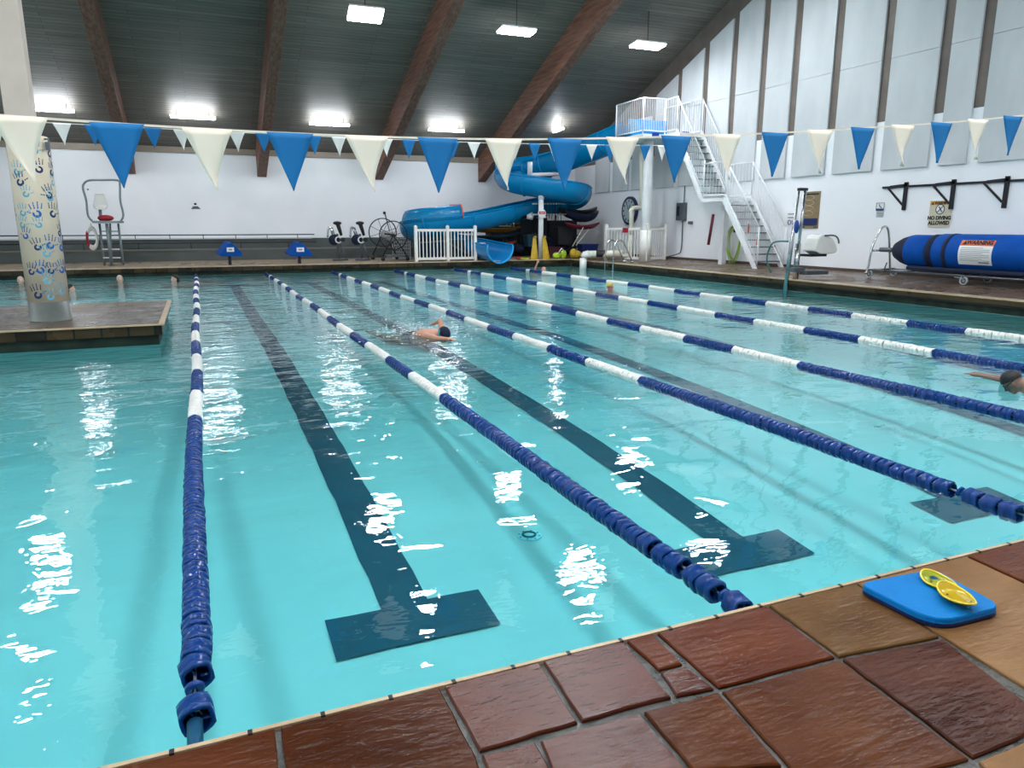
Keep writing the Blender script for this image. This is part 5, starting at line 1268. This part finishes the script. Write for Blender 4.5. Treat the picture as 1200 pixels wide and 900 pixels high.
floater(83, 341.5, (1, .3, 0), 'dark haired person just right of the handprint pillar, back of head showing', 'long', dark_hair, rise=.06)
floater(637, 318, (-.6, -.6, 0), 'person at the far pool edge below the white post, one arm raised', None, rise=.04, sk=mat('rosy_skin', (.68, .30, .25), .5), arm=1)
floater(715, 339.5, (.2, -1, 0), 'person in a yellow swim cap and red goggles, head up, in the far lane', 'cap', mat('yellow_cap', (.62, .55, .06), .4), rise=.06, goggles=True, sk=mat('flushed_skin', (.60, .24, .20), .5))
# front crawl swimmers, bodies level with the surface
def crawler(u, v, hd, label, capm, sk, suit, roll=.25, arm_up=True, nm='swim_cap', backup=.02):
    p = onz(u, v+1, 0); f = Vector(hd).normalized(); x = f.cross(Vector((0, 0, 1))).normalized(); up = Vector((0, 0, 1))
    t = thing('person', label, 'person', (p.x, p.y, 0)); hc = Vector((p.x, p.y, .03))
    R = frame(f, -.9)      # face down in the water
    sh = head_shapes(hc, R); ch = hc-f*.16-up*.03
    sh += [('c', hc-f*.05, ch-f*.05, .055, .07), ('e', ch-f*.18+up*(backup-.03), (.20, .26, .10), frame(f)), ('e', ch-f*.48-up*.09, (.155, .22, .095), frame(f)), ('e', ch-f*.66-up*.11, (.165, .15, .10), frame(f))]
    for s in (-1, 1):
        sd = ch-f*.06+x*.17*s+up*.01
        if s == 1: el = sd+f*.30+x*.03+up*.0; wr = el+f*.26+up*.02; sh += [('c', sd, el, .052, .040), ('c', el, wr, .038, .027)]+hand(wr, f, -x, up)
        else:
            el = sd-f*.22-x*.14+up*(.16 if arm_up else .0); wr = el-f*.18-x*.06-up*(.06 if arm_up else 0); sh += [('c', sd, el, .052, .040), ('c', el, wr, .038, .027)]+hand(wr, -f-up*.3, x, up)
        hip = ch-f*.70+x*.085*s-up*.12; kn = hip-f*.40-up*.02; an = kn-f*.40+up*(.05 if s > 0 else -.03)
        sh += [('c', hip, kn, .082, .058), ('c', kn, an, .052, .034), ('c', an, an-f*.17-up*.0, .034, .022)]
    b = body('body', sh, sk, t, .012); face_bits(hc, R, t, True)
    mb = MB(); n1, n2 = 20, 8; vs = []
    for i in range(n2+1):
        for j in range(n1):
            a = 2*pi*j/n1; phi = 1.75*(i/n2)*(1+.15*(-sin(a) if sin(a) < 0 else 0)-.22*max(0, sin(a)))
            vs.append(hc+R @ Vector((.083*sin(phi)*cos(a), -.014+.104*sin(phi)*sin(a), .030+.098*cos(phi))))
    mb.add(vs, [(i*n1+j, i*n1+(j+1) % n1, (i+1)*n1+(j+1) % n1, (i+1)*n1+j) for i in range(n2) for j in range(n1)]).build(nm, capm, t, True)
    mb = MB()
    if suit:
        mb.ell(ch-f*.57-up*.095, (.172, .26, .108), 18, 12, frame(f)); mb.build('swimsuit', suit, t, True)
    return t, hc, f, x
t, hc, f, x = crawler(520, 394, (.42, -1, 0), 'person swimming front crawl towards the camera in a navy cap, middle of the second lane', navy, skin, black)
MB().tube([hc+x*.1*cos(a)-f*.0+Vector((0, 0, .1*sin(a))) for a in [i*2*pi/20 for i in range(20)]], .012, 6, closed=True).build('cap_band', mat('teal_band', (.01, .35, .36), .5), t, True)
crawler(1186, 450.5, (-.42, 1, 0), 'person swimming away from the camera at the right edge, dark haired', dark_hair, mat('tan_skin', (.26, .15, .11), .5), black, arm_up=False, nm='hair', backup=.0)
# splash around the crawl swimmer
mb = MB(); rr = random.Random(11)
for k in range(240):
    a = rr.uniform(0, 2*pi); d = abs(rr.gauss(0, .55)); px = hc.x-.35+d*cos(a)+(.3 if k % 3 else 0); py = hc.y+.9+d*1.6*sin(a)
    r0 = rr.uniform(.004, .016); mb.ell((px, py, rr.uniform(.0, .02 if k % 5 else .12)), (r0*rr.uniform(1, 2.2), r0*rr.uniform(1, 1.6), r0*.7), 6, 4)
s_ = mb.build('splash', mat('foam_drops', (.85, .9, .92), .15), smooth=True); tag(s_, 'white droplets and foam thrown up behind the front crawl swimmer', 'splash'); s_['kind'] = 'stuff'
